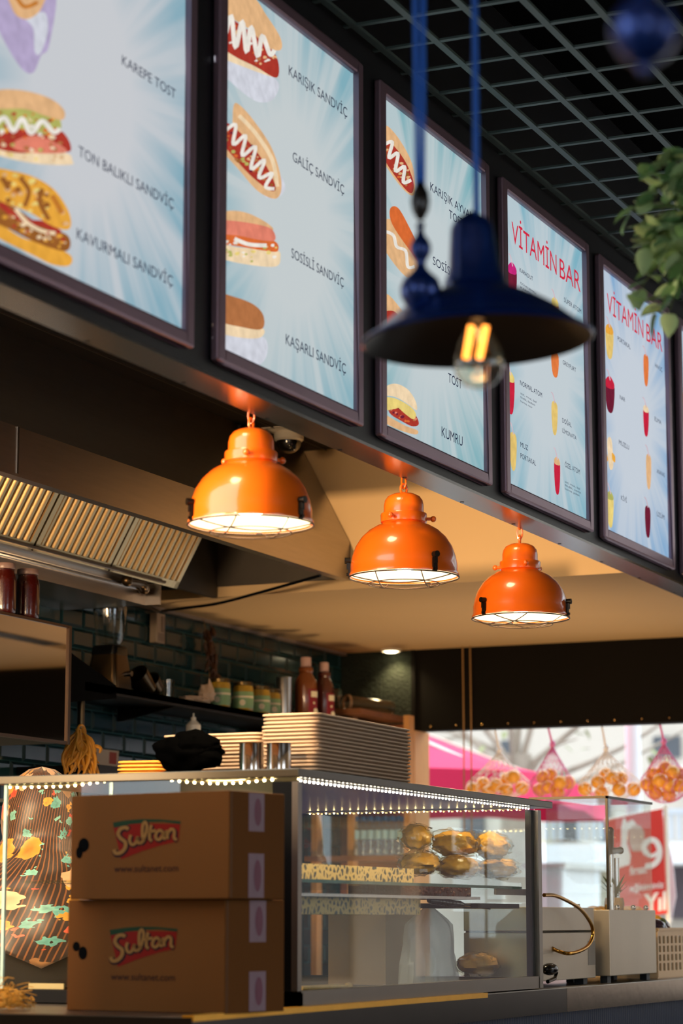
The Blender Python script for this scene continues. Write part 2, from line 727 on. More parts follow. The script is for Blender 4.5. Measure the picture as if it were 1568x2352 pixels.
for k in range(6):
    y0, y1 = PY0[k] - (0.09 if k == 0 else 0), PY0[k] + PW
    t = thing('menu_board', PANEL_LAB[k], 'menu board', (XS, (y0 + y1) / 2, PZ0 - 0.04), 'lit menu boards on the fascia')
    pm = panel_mat('backlit print %d' % k, BASE[k], EDGE[k], -0.02 + 0.03 * (k % 2), 0.46, 3.0)
    MB().box((XS, y0 - 0.01, PZ0 - 0.01), (XS + 0.006, y1 + 0.01, PZ1 + 0.01)).build('display_panel', pm, t, smooth=0)
    fr = MB()
    a, b = 0.0, 0.034
    for (ya, yb, za, zb) in ((y0 - b, y0 - a, PZ0 - b, PZ1 + b), (y1 + a, y1 + b, PZ0 - b, PZ1 + b),
                             (y0 - a, y1 + a, PZ0 - b, PZ0), (y0 - a, y1 + a, PZ1, PZ1 + b)):
        fr.box((XS, ya, za), (XS + 0.022, yb, zb))
    fr.build('frame', m_frame, t, smooth=0, bevel=0.006)
    panels.append(t)

_lay = [0]


def pic(mb, pts, mi, smooth=True, lift=None):
    """a printed shape on the backlit boards, its outline taken on the board's own plane"""
    _lay[0] += 1
    x = XS + 0.0068 + (lift if lift is not None else _lay[0] * 0.00003)
    p = [PX(u, v, x) for u, v in pts]
    if smooth:
        p = cr(p, 5, True)
    c = sum(p, V((0, 0, 0))) / len(p)
    n = len(p)
    mb.add(p + [c], [(i, (i + 1) % n, n) for i in range(n)], mi)


def stroke2(pts, wd, n=6, smooth=True):
    """pixel outline of a thick stroke along pixel points"""
    q = [V((a, b, 0)) for a, b in pts]
    if smooth:
        q = cr(q, n)
    L_, R_ = [], []
    for i, p in enumerate(q):
        t = q[min(i + 1, len(q) - 1)] - q[max(i - 1, 0)]
        t.normalize()
        nn = V((-t.y, t.x, 0)) * wd / 2
        L_.append(p + nn)
        R_.append(p - nn)
    return L_, R_


def pstroke(mb, pts, wd, mi, lift=None):
    _lay[0] += 1
    x = XS + 0.0068 + (lift if lift is not None else _lay[0] * 0.00003)
    L_, R_ = stroke2(pts, wd)
    n = len(L_)
    vs = [PX(p.x, p.y, x) for p in L_ + R_]
    mb.add(vs, [(i, i + 1, n + i + 1, n + i) for i in range(n - 1)], mi)


FC = [('bun', (222, 176, 128)), ('bun light', (236, 210, 172)), ('crust', (176, 112, 68)), ('red sauce', (170, 56, 44)),
      ('white sauce', (232, 226, 216)), ('leaf', (176, 176, 96)), ('toast', (228, 164, 62)), ('toast dark', (150, 92, 42)),
      ('plate', (206, 208, 218)), ('lilac paper', (176, 162, 196)), ('pink sausage', (222, 128, 106)), ('orange edge', (214, 106, 52)),
      ('dark berry', (110, 30, 52)), ('juice yellow', (224, 192, 112)), ('juice orange', (222, 120, 62)), ('juice red', (196, 36, 62)),
      ('magenta', (196, 40, 120)), ('straw', (206, 180, 190)), ('toast shadow', (196, 122, 48)), ('cream', (228, 204, 120))]
FM = [emis('print ' + n, c, 1.0, 0.26, 42) for n, c in FC]
FI = {n: i for i, (n, c) in enumerate(FC)}
m_ink = emis('print ink', (34, 40, 66), 1.0)
m_inkred = emis('print red', (206, 40, 66), 1.0)


def cs(pts, s=1.96, ox=0, oy=0):
    return [(ox + a / s, oy + b / s) for a, b in pts]


def picture(k, name, shapes):
    mb = MB()
    _lay[0] = 0
    for sh in shapes:
        if sh[0] == 's':
            pstroke(mb, sh[2], sh[3], FI[sh[1]])
        else:
            pic(mb, sh[1], FI[sh[0]])
    return mb.build(name, FM, panels[k], smooth=0)


def specks(seed, poly, n, kinds, r0=2.0, r1=4.5):
    """small printed flecks scattered inside a pixel outline"""
    rn = random.Random(seed)
    xs = [p[0] for p in poly]
    ys = [p[1] for p in poly]
    out = []
    while len(out) < n:
        x, y = rn.uniform(min(xs), max(xs)), rn.uniform(min(ys), max(ys))
        ins = False
        for (x0, y0), (x1, y1) in zip(poly, poly[1:] + poly[:1]):
            if (y0 > y) != (y1 > y) and x < (x1 - x0) * (y - y0) / (y1 - y0) + x0:
                ins = not ins
        if not ins:
            continue
        r = rn.uniform(r0, r1)
        a0 = rn.uniform(0, 6)
        out.append((rn.choice(kinds), [(x + r * rn.uniform(.7, 1.5) * math.cos(a0 + k * 1.257), y + r * rn.uniform(.6, 1.1) * math.sin(a0 + k * 1.257)) for k in range(5)]))
    return out


# board 1
picture(0, 'food_picture', [
    ('lilac paper', cs([(-90, -60), (40, -80), (245, -70), (222, 200), (185, 250), (148, 328), (90, 300), (0, 150)])),
    ('plate', cs([(112, 80), (150, 130), (156, 230), (182, 240), (215, 140), (205, 60), (160, 60)])),
    ('bun', cs([(40, -60), (205, -60), (190, 30), (150, 75), (105, 85), (60, 50)])), ('s', 'toast shadow', cs([(70, -20), (110, 30), (170, 10)]), 9)])
picture(0, 'food_picture', [
    ('bun light', cs([(-30, 640), (150, 670), (300, 690), (325, 722), (315, 742), (150, 735), (-30, 690)])),
    *specks(4, cs([(-30, 660), (150, 690), (310, 705), (300, 735), (-30, 690)]), 12, ['cream', 'bun']),
    ('red sauce', cs([(-30, 590), (100, 565), (270, 585), (318, 680), (200, 672), (100, 690), (-30, 660)])),
    ('pink sausage', cs([(60, 640), (150, 610), (250, 640), (300, 684), (180, 690), (70, 672)])),
    ('leaf', cs([(-30, 480), (100, 480), (240, 505), (275, 575), (200, 605), (90, 580), (-30, 590)])),
    *specks(1, cs([(-30, 500), (240, 520), (280, 580), (310, 670), (150, 680), (-30, 650)]), 60, ['leaf', 'white sauce', 'red sauce', 'bun light', 'toast', 'orange edge', 'crust'], 2.5, 6),
    ('s', 'white sauce', cs([(-30, 570), (20, 530), (60, 590), (100, 535), (140, 600), (190, 545), (240, 595), (270, 580)]), 11),
    ('bun', cs([(-30, 412), (90, 405), (220, 440), (288, 495), (280, 540), (200, 520), (110, 490), (-30, 485)]))])
picture(0, 'food_picture', [
    ('toast', cs([(-40, 985), (100, 1070), (220, 1100), (318, 1150), (312, 1195), (240, 1192), (150, 1150), (-40, 1050)])),
    ('toast dark', cs([(-40, 900), (60, 930), (180, 1010), (305, 1060), (300, 1130), (170, 1095), (60, 1040), (-40, 985)])),
    ('s', 'red sauce', cs([(0, 915), (60, 965), (130, 1000), (200, 1010), (270, 1050)]), 14),
    ('s', 'bun light', cs([(70, 940), (120, 1000), (190, 1040), (250, 1050)]), 9),
    ('toast', cs([(-40, 765), (60, 770), (160, 800), (250, 860), (312, 960), (312, 1030), (240, 1020), (130, 955), (-40, 880)])),
    *specks(2, cs([(-40, 770), (160, 805), (300, 950), (300, 1020), (130, 950), (-40, 870)]), 46, ['toast dark', 'toast shadow', 'bun', 'cream'], 3, 8),
    *specks(3, cs([(-40, 930), (170, 1020), (300, 1075), (290, 1120), (-40, 985)]), 40, ['toast dark', 'red sauce', 'bun light', 'toast', 'crust'], 2.5, 6),
    ('s', 'toast dark', cs([(90, 800), (130, 860), (110, 930)]), 10), ('s', 'toast dark', cs([(190, 850), (180, 910), (220, 990)]), 11),
    ('s', 'toast dark', cs([(10, 800), (40, 850)]), 12), ('s', 'toast shadow', cs([(235, 880), (280, 960)]), 12)])
# board 2
picture(1, 'food_picture', [
    ('plate', cs([(975, 245), (1080, 290), (1200, 330), (1255, 380), (1225, 450), (1150, 455), (1050, 380), (975, 300)])),
    ('bun light', cs([(990, 195), (1100, 255), (1230, 330), (1240, 350), (1120, 310), (985, 250)])),
    ('red sauce', cs([(985, 60), (1080, 110), (1200, 200), (1250, 270), (1245, 350), (1150, 300), (1050, 250), (985, 190)])),
    ('bun', cs([(1000, -20), (1130, -20), (1200, 70), (1262, 170), (1262, 225), (1200, 210), (1120, 130), (1000, 50)])),
    *specks(5, cs([(985, 60), (1200, 200), (1250, 270), (1245, 345), (1050, 250), (985, 190)]), 46, ['crust', 'orange edge', 'bun', 'red sauce', 'white sauce'], 2, 5),
    ('s', 'white sauce', cs([(1000, 60), (1010, 170), (1040, 70), (1060, 215), (1090, 95), (1110, 235), (1130, 120), (1160, 255), (1180, 160), (1215, 245), (1235, 225)]), 10)])
picture(1, 'food_picture', [
    ('plate', cs([(985, 590), (1060, 700), (1130, 800), (1200, 890), (1265, 880), (1275, 810), (1150, 640), (1020, 560)])),
    ('bun', cs([(1050, 480), (1075, 470), (1140, 540), (1220, 660), (1260, 780), (1265, 860), (1235, 895), (1160, 860), (1080, 770), (990, 660), (985, 560), (1040, 600)])),
    ('red sauce', cs([(985, 545), (1050, 570), (1130, 650), (1200, 750), (1240, 840), (1220, 860), (1150, 810), (1080, 740), (985, 620)])),
    *specks(6, cs([(985, 560), (1130, 650), (1240, 840), (1220, 860), (1080, 740), (985, 620)]), 50, ['crust', 'orange edge', 'leaf', 'bun', 'dark berry', 'toast dark'], 2, 5),
    ('s', 'white sauce', cs([(1000, 600), (1060, 560), (1050, 650), (1105, 610), (1090, 700), (1150, 660), (1130, 760), (1190, 720), (1165, 800), (1225, 780), (1195, 840), (1235, 850)]), 8),
    ('s', 'bun light', cs([(1075, 520), (1150, 600), (1225, 720), (1248, 840)]), 9)])
picture(1, 'food_picture', [
    ('bun light', cs([(975, 1095), (1080, 1115), (1240, 1125), (1262, 1160), (1240, 1200), (1120, 1192), (1000, 1165), (972, 1130)])),
    ('orange edge', cs([(975, 1040), (1100, 1060), (1235, 1085), (1250, 1130), (1200, 1130), (1080, 1110), (975, 1090)])),
    *specks(7, cs([(975, 1080), (1235, 1095), (1250, 1130), (1240, 1190), (1000, 1160)]), 30, ['bun', 'cream', 'white sauce', 'leaf'], 2, 5),
    ('s', 'white sauce', cs([(1055, 1075), (1120, 1100), (1200, 1105)]), 9),
    ('bun', cs([(975, 980), (1020, 950), (1100, 955), (1180, 990), (1230, 1030), (1200, 1040), (1100, 1020), (1000, 1010)])),
    ('pink sausage', cs([(985, 1005), (1020, 992), (1130, 1005), (1220, 1030), (1238, 1080), (1180, 1082), (1080, 1062), (985, 1048)]))])
picture(1, 'food_picture', [
    ('plate', cs([(968, 1500), (1080, 1515), (1190, 1520), (1200, 1600), (1150, 1650), (1050, 1620), (968, 1560)])),
    ('bun light', cs([(970, 1440), (1080, 1460), (1185, 1480), (1170, 1520), (1080, 1520), (970, 1490)])),
    ('crust', cs([(972, 1325), (1050, 1335), (1140, 1370), (1185, 1420), (1180, 1480), (1100, 1475), (972, 1435)]))])
# board 3 (behind the lamp)
c2 = lambda p: cs(p, 1.96, 768, 0)
picture(2, 'food_picture', [
    ('bun', c2([(225, 580), (245, 572), (300, 640), (350, 740), (362, 850), (345, 880), (290, 830), (215, 720), (205, 670)])),
    ('red sauce', c2([(215, 640), (260, 650), (320, 730), (355, 820), (345, 870), (300, 830), (220, 710)])),
    *specks(8, c2([(215, 640), (320, 730), (355, 820), (345, 870), (220, 710)]), 30, ['crust', 'orange edge', 'bun', 'toast dark'], 2, 4),
    ('s', 'white sauce', c2([(225, 650), (260, 640), (245, 710), (285, 690), (275, 770), (315, 750), (310, 820), (345, 810)]), 8)])
picture(2, 'food_picture', [
    ('bun', c2([(200, 1045), (215, 1000), (260, 990), (320, 1080), (375, 1180), (370, 1230), (330, 1250), (270, 1190), (205, 1090)])),
    ('orange edge', c2([(250, 940), (285, 935), (330, 1010), (375, 1110), (380, 1180), (340, 1130), (260, 1010)])),
    ('s', 'white sauce', c2([(225, 1040), (265, 1060), (280, 1110), (320, 1130), (330, 1200), (360, 1200)]), 7)])
picture(2, 'food_picture', [
    ('bun', c2([(215, 1340), (240, 1325), (290, 1380), (310, 1420), (260, 1480), (210, 1480), (205, 1410)])),
    ('red sauce', c2([(215, 1410), (265, 1400), (295, 1440), (250, 1480), (210, 1470)]))])
c4 = lambda p: cs(p, 3.136, 700, 880)
picture(2, 'food_picture', [
    ('bun', c4([(540, 200), (620, 250), (730, 310), (810, 340), (800, 370), (700, 345), (590, 295), (535, 245)])),
    ('red sauce', c4([(600, 130), (700, 150), (790, 220), (820, 295), (770, 310), (690, 270), (610, 215)])),
    *specks(9, c4([(600, 130), (790, 220), (820, 295), (770, 310), (610, 215)]), 26, ['crust', 'dark berry', 'orange edge', 'pink sausage'], 2, 4),
    ('cream', c4([(550, 105), (650, 110), (760, 170), (800, 225), (780, 260), (720, 220), (640, 150), (600, 195), (555, 165)])),
    ('bun light', c4([(550, 80), (590, 20), (660, 5), (740, 45), (795, 125), (805, 195), (740, 150), (650, 100)]))])


# boards 4, 5: glasses and fruit
def glass(k, u, v0, v1, wd, juice, slope=0.12, straw=True, top=None):
    sh = [(juice, [(u - wd / 2, v0), (u + wd / 2, v0 + wd * .5), (u + wd * .36, v1), (u - wd * .30, v1 - wd * .3)])]
    if top:
        sh.append((top, [(u - wd * .5, v0 - 2), (u, v0 - wd * .5), (u + wd * .5, v0 + wd * .4), (u + wd * .4, v0 + wd), (u - wd * .4, v0 + wd * .7)]))
    if straw:
        sh.append(('s', 'straw', [(u + 1, v0), (u - 4, v0 - (v1 - v0) * .3), (u - 8, v0 - (v1 - v0) * .38)], 2))
    picture(k, 'drink_picture', sh)


glass(3, 1176, 612, 690, 19, 'dark berry', top='magenta')
glass(3, 1172, 862, 945, 17, 'juice red', top='cream')
glass(3, 1178, 998, 1075, 15, 'juice yellow')
glass(3, 1274, 690, 760, 15, 'crust', top='cream')
glass(3, 1274, 812, 864, 16, 'juice orange', top='juice orange')
glass(3, 1273, 926, 994, 13, 'juice yellow')
glass(3, 1279, 1056, 1130, 13, 'juice red', top='bun')
glass(4, 1399, 752, 820, 17, 'juice yellow', top='toast')
glass(4, 1400, 874, 944, 20, 'dark berry', top='juice red')
picture(4, 'drink_picture', [('bun light', [(1394, 1012), (1404, 1010), (1408, 1070), (1399, 1074)]),
                             ('toast', [(1388, 1042), (1392, 1038), (1396, 1056), (1391, 1060)]),
                             ('toast', [(1405, 1040), (1412, 1048), (1412, 1062), (1406, 1056)])])
glass(4, 1401, 1135, 1206, 14, 'cream', top='leaf')
glass(4, 1483, 818, 882, 11, 'juice orange')
glass(4, 1483, 936, 998, 12, 'juice red', top='bun light')
glass(4, 1489, 1048, 1118, 11, 'bun')
glass(4, 1487, 1166, 1230, 12, 'dark berry')
glass(5, 1566, 900, 935, 12, 'toast')
glass(5, 1566, 1000, 1060, 12, 'crust')


def sign_text(k, txt, u0, v0, u1, hpx, red=False, bold=0.0, zref=None):
    x = XS + 0.0095
    a = PX(u0, v0, x)
    b = PX(u1, v0, x)
    if zref:
        a.z = PX(zref[0], zref[1], x).z
    hh = (PX(u0, v0 - hpx, x) - PX(u0, v0, x)).z
    put_text(MB(), txt, a, V((0, b.y - a.y, 0)), V((0, 0, hh)), 0, bold).build('heading' if red else 'item_name', m_inkred if red else m_ink, panels[k], smooth=0)


for args in ((0, 'KAREPE TOST', 280, 148, 404, 24), (0, 'TON BALIKLI SANDVİÇ', 180, 358, 400, 26), (0, 'KAVURMALI SANDVİÇ', 176, 548, 398, 27),
             (1, 'KARIŞIK SANDVİÇ', 663, 172, 797, 24), (1, 'GALİÇ SANDVİÇ', 672, 369, 790, 23), (1, 'SOSİSLİ SANDVİÇ', 669, 591, 789, 23),
             (1, 'KAŞARLI SANDVİÇ', 656, 790, 794, 25),
             (2, 'KARIŞIK AYVALIK', 988, 437, 1096, 20), (2, 'TOST', 1031, 500, 1064, 20), (2, 'SOSİSLİ', 994, 607, 1046, 20),
             (2, 'TOST', 1029, 877, 1060, 22), (2, 'KUMRU', 1014, 1002, 1062, 24),
             (3, 'KARADUT', 1193, 624, 1223, 10), (3, 'DONDURMALI', 1195, 652, 1230, 5), (3, 'KARIŞIK', 1195, 662, 1222, 5), (3, 'MEYVE', 1198, 672, 1226, 5),
             (3, 'NORMAL ATOM', 1194, 884, 1244, 12), (3, 'MUZ', 1195, 1026, 1212, 12), (3, 'PORTAKAL', 1195, 1052, 1230, 12),
             (3, 'SÜPER ATOM', 1295, 693, 1334, 11), (3, 'GREYFURT', 1292, 836, 1322, 10), (3, 'DOĞAL', 1291, 970, 1312, 11), (3, 'LİMONATA', 1291, 993, 1323, 10),
             (3, 'ÖZEL ATOM', 1297, 1072, 1331, 12), (3, 'süt, muz, bal', 1195, 905, 1231, 5), (3, 'fındık, badem', 1195, 914, 1228, 5), (3, 'hurma, incir', 1195, 923, 1222, 5),
             (3, 'süt, muz, bal', 1297, 1108, 1331, 5), (3, 'fındık, ceviz', 1297, 1116, 1333, 5), (3, 'hurma, polen', 1297, 1124, 1330, 5),
             (4, 'PORTAKAL', 1418, 782, 1447, 11), (4, 'NAR', 1423, 916, 1435, 10), (4, 'MUZLU', 1421, 1020, 1444, 11), (4, 'KİVİ', 1426, 1148, 1439, 11),
             (4, 'HAVUÇ', 1504, 843, 1520, 10), (4, 'ELMA', 1503, 966, 1518, 10), (4, 'ANANAS', 1508, 1086, 1526, 10), (4, 'ÜZÜM', 1508, 1185, 1525, 11)):
    sign_text(*args)
sign_text(3, 'VİTAMİN', 1175, 556, 1277, 50, True, 0.0)
sign_text(3, 'BAR', 1285, 630, 1332, 46, True, 0.0, (1175, 556))
sign_text(4, 'VİTAMİN', 1394, 716, 1476, 45, True, 0.0)
sign_text(4, 'BAR', 1484, 770, 1520, 42, True, 0.0, (1394, 716))
# ------------------------------------------------------------------ extractor hood on the tiled wall
HX, HZ0, HZ1, HY0 = -3.54, 2.427, 2.563, 4.4
hood = thing('extractor_hood', 'long stainless steel extractor hood with slatted grease filters on the tiled wall', 'extractor hood', (-4.0, 6.2, HZ0))
ya, yb = HY0, Y1 - 0.006
hb = MB()
hb.box((HX - 0.004, ya, HZ0), (HX, yb, HZ1))                                   # front band
hb.hexa([(HX - 0.004, ya, HZ1), (HX, ya, HZ1), (-3.742, ya, ZG + 0.03), (-3.746, ya, ZG + 0.03),
         (HX - 0.004, yb, HZ1), (HX, yb, HZ1), (-3.742, yb, ZG + 0.03), (-3.746, yb, ZG + 0.03)])
hb.box((XT + 0.002, ya, 2.84), (-3.74, yb, 2.85))
for y_ in (ya, yb - 0.005):                                                     # end plates
    hb.prism([(XT + 0.002, y_, HZ0), (HX - 0.004, y_, HZ0), (HX - 0.004, y_, HZ1), (-3.735, y_, 2.85), (XT + 0.002, y_, 2.85)], (0, 0.005, 0), 1)
hb.build('hood_body', [m_steel, mat('dark hood steel', (70, 64, 58), 0.5, metal=0.6, var=0.2)], hood, smooth=0)  # end plates in a darker steel than the front
lp = MB()
lp.box((HX - 0.03, ya, HZ0 - 0.006), (HX + 0.003, yb, HZ0 + 0.002))
lp.box((HX - 0.034, ya, HZ0 - 0.006), (HX - 0.030, yb, HZ0 + 0.02))
lp.build('lip', m_steel, hood, smooth=0)
sm = MB()
ys = PX(40, 1040, HX).y
sm.box((HX, ys - 0.004, HZ0), (HX + 0.0025, ys + 0.004, HZ1))
sm.build('seam_strip', m_trim, hood, smooth=0)
# filter bank: leaning plane of folded baffles, three units in view
FB, FT = V((-4.075, 0, 2.385)), V((-3.86, 0, 2.77))
fd = (FT - FB)
fn = V((fd.z, 0, -fd.x)).normalized()
m_filter = mat('grease filter steel', (190, 164, 120), 0.33, metal=0.95, var=0.15, vscale=6, stretch=(1, 8, 1))
for i in range(4):
    y0 = 5.62 + i * 0.5
    f = MB()
    a = FB + V((0, y0 + 0.006, 0))
    b = FB + V((0, y0 + 0.494, 0))
    f.hexa([a, b, b + fd, a + fd, a - fn * 0.004, b - fn * 0.004, b + fd - fn * 0.004, a + fd - fn * 0.004], 1)
    for (p, q) in ((0.0, 0.06), (0.94, 1.0)):
        f.hexa([a + fd * p, b + fd * p, b + fd * q, a + fd * q] + [s + fn * 0.03 for s in (a + fd * p, b + fd * p, b + fd * q, a + fd * q)], 0)
    for yy in (y0 + 0.006, y0 + 0.470):
        c0 = FB + V((0, yy, 0))
        c1 = c0 + V((0, 0.024, 0))
        f.hexa([c0, c1, c1 + fd, c0 + fd] + [s + fn * 0.03 for s in (c0, c1, c1 + fd, c0 + fd)], 0)
    for j in range(11):
        yc = y0 + 0.05 + j * 0.0405
        r0 = FB + fd * 0.05 + V((0, yc, 0))
        r1 = FB + fd * 0.95 + V((0, yc, 0))
        prof = [(-0.015, 0.002), (-0.012, 0.018), (-0.006, 0.026), (0.006, 0.026), (0.012, 0.018), (0.015, 0.002)]
        f.loft([[e + V((0, py, 0)) + fn * pn for py, pn in prof] for e in (r0, r1)], 0)
    f.build('grease_filter', [m_filter, m_dark], hood, smooth=50)
MB().box((-4.10, 7.63, 2.385), (-4.08, yb - 0.006, 2.80)).build('blank_plate', mat('dark hood steel', (0, 0, 0)), hood, smooth=0)
gu = MB()
gu.box((-4.12, ya, 2.375), (-4.03, 7.50, 2.383))
gu.box((-4.12, ya, 2.300), (-4.108, 7.50, 2.383))
gu.box((XT + 0.008, ya, 2.300), (-4.12, 7.50, 2.308))
gu.box((XT + 0.008, 7.492, 2.300), (-4.05, 7.50, 2.383))
gu.build('grease_gutter', m_steel, hood, smooth=0)
MB().cyl((-4.098, ya, 2.352), (-4.098, 7.47, 2.352), 0.008, n=10).build('highlight_rod', m_trim, hood)  # polished rod added for the bright highlight line along the gutter

# small square lights set in the black grid
m_off = mat('unlit diffuser', (226, 196, 160), 0.5)
for (u, v, lab, s_) in ((222, 872, 'small square ceiling light in the black grid above the left end of the hood', 0.055),
                        (540, 993, 'small square ceiling light in the black grid just behind the nearest orange lamp', 0.055)):
    p = PZ(u, v, ZG - 0.012)
    t = thing('ceiling_light', lab, 'ceiling light', (p.x, p.y, ZG - 0.012), 'square lights in the kitchen grid')
    MB().box((p.x - s_, p.y - s_, ZG - 0.012), (p.x + s_, p.y + s_, ZG - 0.002)).build('diffuser', m_off, t, smooth=0)
    fr = MB()
    for d in ((-1, 0), (1, 0), (0, -1), (0, 1)):
        e = V((d[0], d[1], 0)) * (s_ + 0.006)
        fr.cbox(p + e + V((0, 0, 0.004)), (0.012 if d[0] else 2 * s_ + 0.024, 0.012 if d[1] else 2 * s_ + 0.024, 0.012))
    fr.build('frame', m_black, t, smooth=0)

# dome camera
p = PD(660, 992, 8.35)
p = V((p.x, 7.62, ZG - 0.002))
p.x = PY(663, 985, 7.62).x
dc = thing('dome_camera', 'white ceiling dome security camera with a smoked glass dome', 'security camera', p)
m_white = mat('white plastic', (228, 218, 200), 0.4, var=0.03)
q = MB()
zc = PY(663, 1003, 7.62).z
q.loft([[V((p.x + a * 0.075, p.y + b * 0.075, ZG)) for a, b in ((-1, -1), (1, -1), (1, 1), (-1, 1))],
        [V((p.x + a * 0.075, p.y + b * 0.075, zc + 0.03)) for a, b in ((-1, -1), (1, -1), (1, 1), (-1, 1))],
        [V((p.x + a * 0.045, p.y + b * 0.045, zc + 0.012)) for a, b in ((-1, -1), (1, -1), (1, 1), (-1, 1))]])
q.build('mount_plate', m_white, dc, smooth=0, bevel=0.004)
MB().lathe([(0, .016), (0.05, .016), (0.053, .010), (0.053, -0.012), (0.046, -0.018), (0, -0.018)], (p.x, p.y, zc), 28).build('collar', m_white, dc)
MB().lathe([(0.044, -0.017), (0.043, -0.030), (0.035, -0.047), (0.020, -0.058), (0, -0.062)], (p.x, p.y, zc), 24).build('dome', mat('smoked dome', (22, 18, 14), 0.06, var=0.1, coat=1.0), dc)

# ------------------------------------------------------------------ the three orange lamps over the counter
m_orange = mat('orange enamel', (244, 108, 18), 0.30, var=0.03, vscale=4, coat=0.9)
m_orange.node_tree.nodes['Principled BSDF'].inputs['Coat Roughness'].default_value = 0.10
m_enamel = mat('white enamel', (250, 240, 222), 0.45, var=0.02)
m_wire = mat('dark guard wire', (58, 40, 26), 0.5, metal=0.3)
m_bulb = emis('bulb glow', (255, 238, 205), 22.0, 0.02)
ol = thing('pendant_lamp', 'glossy orange dome pendant lamp with wire guard, nearest of the three', 'pendant lamp', (0, 0, 0), 'orange lamps in a row over the counter')
MB().lathe([(0.1465, 0.0), (0.150, -0.003), (0.151, 0.002), (0.1475, 0.008), (0.1465, 0.030), (0.1425, 0.052), (0.133, 0.079), (0.117, 0.104),
            (0.096, 0.124), (0.074, 0.137), (0.060, 0.142), (0.058, 0.146), (0.056, 0.146), (0.056, 0.140), (0.073, 0.134), (0.094, 0.121),
            (0.115, 0.101), (0.131, 0.077), (0.1405, 0.051), (0.1445, 0.030), (0.1450, 0.004), (0.1465, 0.0)], (0, 0, 0), 64).build('shade', m_orange, ol, smooth=50)
MB().lathe([(0.1505, -0.0035), (0.1447, 0.002), (0.1437, 0.030), (0.139, 0.051), (0.129, 0.076), (0.113, 0.099), (0.092, 0.119), (0.06, 0.133), (0.02, 0.137), (0, 0.137)],
           (0, 0, 0), 64).build('reflector', m_enamel, ol, smooth=50, label='white enamelled inside')
MB().lathe([(0.056, 0.138), (0.058, 0.146), (0.0635, 0.147), (0.0640, 0.168), (0.0625, 0.171), (0.0560, 0.172), (0.0555, 0.176), (0.0550, 0.195),
            (0.052, 0.208), (0.044, 0.219), (0.030, 0.226), (0.010, 0.229), (0, 0.229)], (0, 0, 0), 40).build('cap', m_orange, ol, smooth=45)
ch = MB()
ch.tube([V((0, 0.012 * math.cos(a), 0.240 + 0.014 * math.sin(a))) for a in [2 * math.pi * i / 18 for i in range(18)]], 0.0034, 8, True)
ch.cyl((0, 0, 0.224), (0, 0, 0.232), 0.006, 0.004, 10)
ch.build('hanging_loop', m_orange, ol)
for i in range(17):
    z = 0.262 + i * 0.0305
    ln = []
    for k in range(20):
        a = 2 * math.pi * k / 20
        d = V((math.cos(a) * 0.0082, 0, math.sin(a) * 0.0200 + (0.0002 if math.sin(a) > 0 else 0)))
        if i % 2 == 1:
            d = V((0, d.x, d.z))
        ln.append(V((0, 0, z)) + d)
    MB().tube(ln, 0.0026, 6, True).build('chain_link', m_orange, ol)
for k in range(3):
    a = math.radians(-72 + 120 * k)
    d = V((math.cos(a), math.sin(a), 0))
    s_ = MB()
    s_.cyl(d * 0.060 + V((0, 0, 0.157)), d * 0.078 + V((0, 0, 0.157)), 0.0045, n=10)
    s_.ball(d * 0.081 + V((0, 0, 0.157)), 0.0085, 12, 8)
    s_.build('thumb_screw', m_orange, ol)
    a = math.radians(-12 + 120 * k)
    d = V((math.cos(a), math.sin(a), 0))
    e = V((-d.y, d.x, 0))
    s_ = MB()
    s_.obox(d * 0.1505 + V((0, 0, 0.014)), d * 0.003, e * 0.007, V((0, 0, 0.018)))
    s_.cyl(d * 0.147 + V((0, 0, 0.040)), d * 0.163 + V((0, 0, 0.040)), 0.0085, n=14)
    s_.obox(d * 0.1535 + V((0, 0, 0.028)), d * 0.004, e * 0.005, V((0, 0, 0.012)))
    s_.cyl(d * 0.152 + V((0, 0, 0.002)), d * 0.158 + V((0, 0, 0.002)), 0.004, n=10)
    s_.build('latch', mat('black latch', (26, 20, 15), 0.3, metal=0.5), ol, smooth=40)
g = MB()
g.tube([V((0.1505 * math.cos(a), 0.1505 * math.sin(a), -0.006)) for a in [2 * math.pi * i / 48 for i in range(48)]], 0.0022, 6, True)
g.tube([V((0.098 * math.cos(a), 0.098 * math.sin(a), -0.024)) for a in [2 * math.pi * i / 40 for i in range(40)]], 0.0016, 6, True)
for ax in (0, 1):
    for o_ in (-0.062, 0.062):
        hw = math.sqrt(0.1505 ** 2 - o_ ** 2)
        pt = []
        for i in range(17):
            t = -1 + 2 * i / 16
            r2 = (t * hw) ** 2 + o_ ** 2
            z = -0.006 - 0.026 * (1 - r2 / 0.1505 ** 2)
            c = (t * hw, o_) if ax == 0 else (o_, t * hw)
            a = math.radians(38)
            pt.append(V((c[0] * math.cos(a) - c[1] * math.sin(a), c[0] * math.sin(a) + c[1] * math.cos(a), z)))
        g.tube(pt, 0.0017, 6)
g.build('wire_guard', m_wire, ol)
b_ = MB()
b_.lathe([(0, 0.012), (0.020, 0.014), (0.032, 0.026), (0.034, 0.040), (0.028, 0.056), (0.016, 0.066), (0.016, 0.085), (0, 0.086)], (0, 0, 0), 24)
b_.build('bulb', m_bulb, ol)
MB().lathe([(0.019, 0.083), (0.021, 0.135), (0, 0.136)], (0, 0, 0), 20).build('socket', m_enamel, ol)
LX = -2.52
LZ = [1.2 + 0.973 * .9545 + .005, 1.2 + .970 * .9545 + .004, 1.2 + .962 * .9545 + .004]
LY = [5.110, 6.062, 6.998]
ol.location = (LX, LY[0], LZ[0])
ol.rotation_euler.z = math.radians(0)
dup(ol, (LX, LY[1], LZ[1]), 'glossy orange dome pendant lamp with wire guard, middle of the three', math.radians(-22))
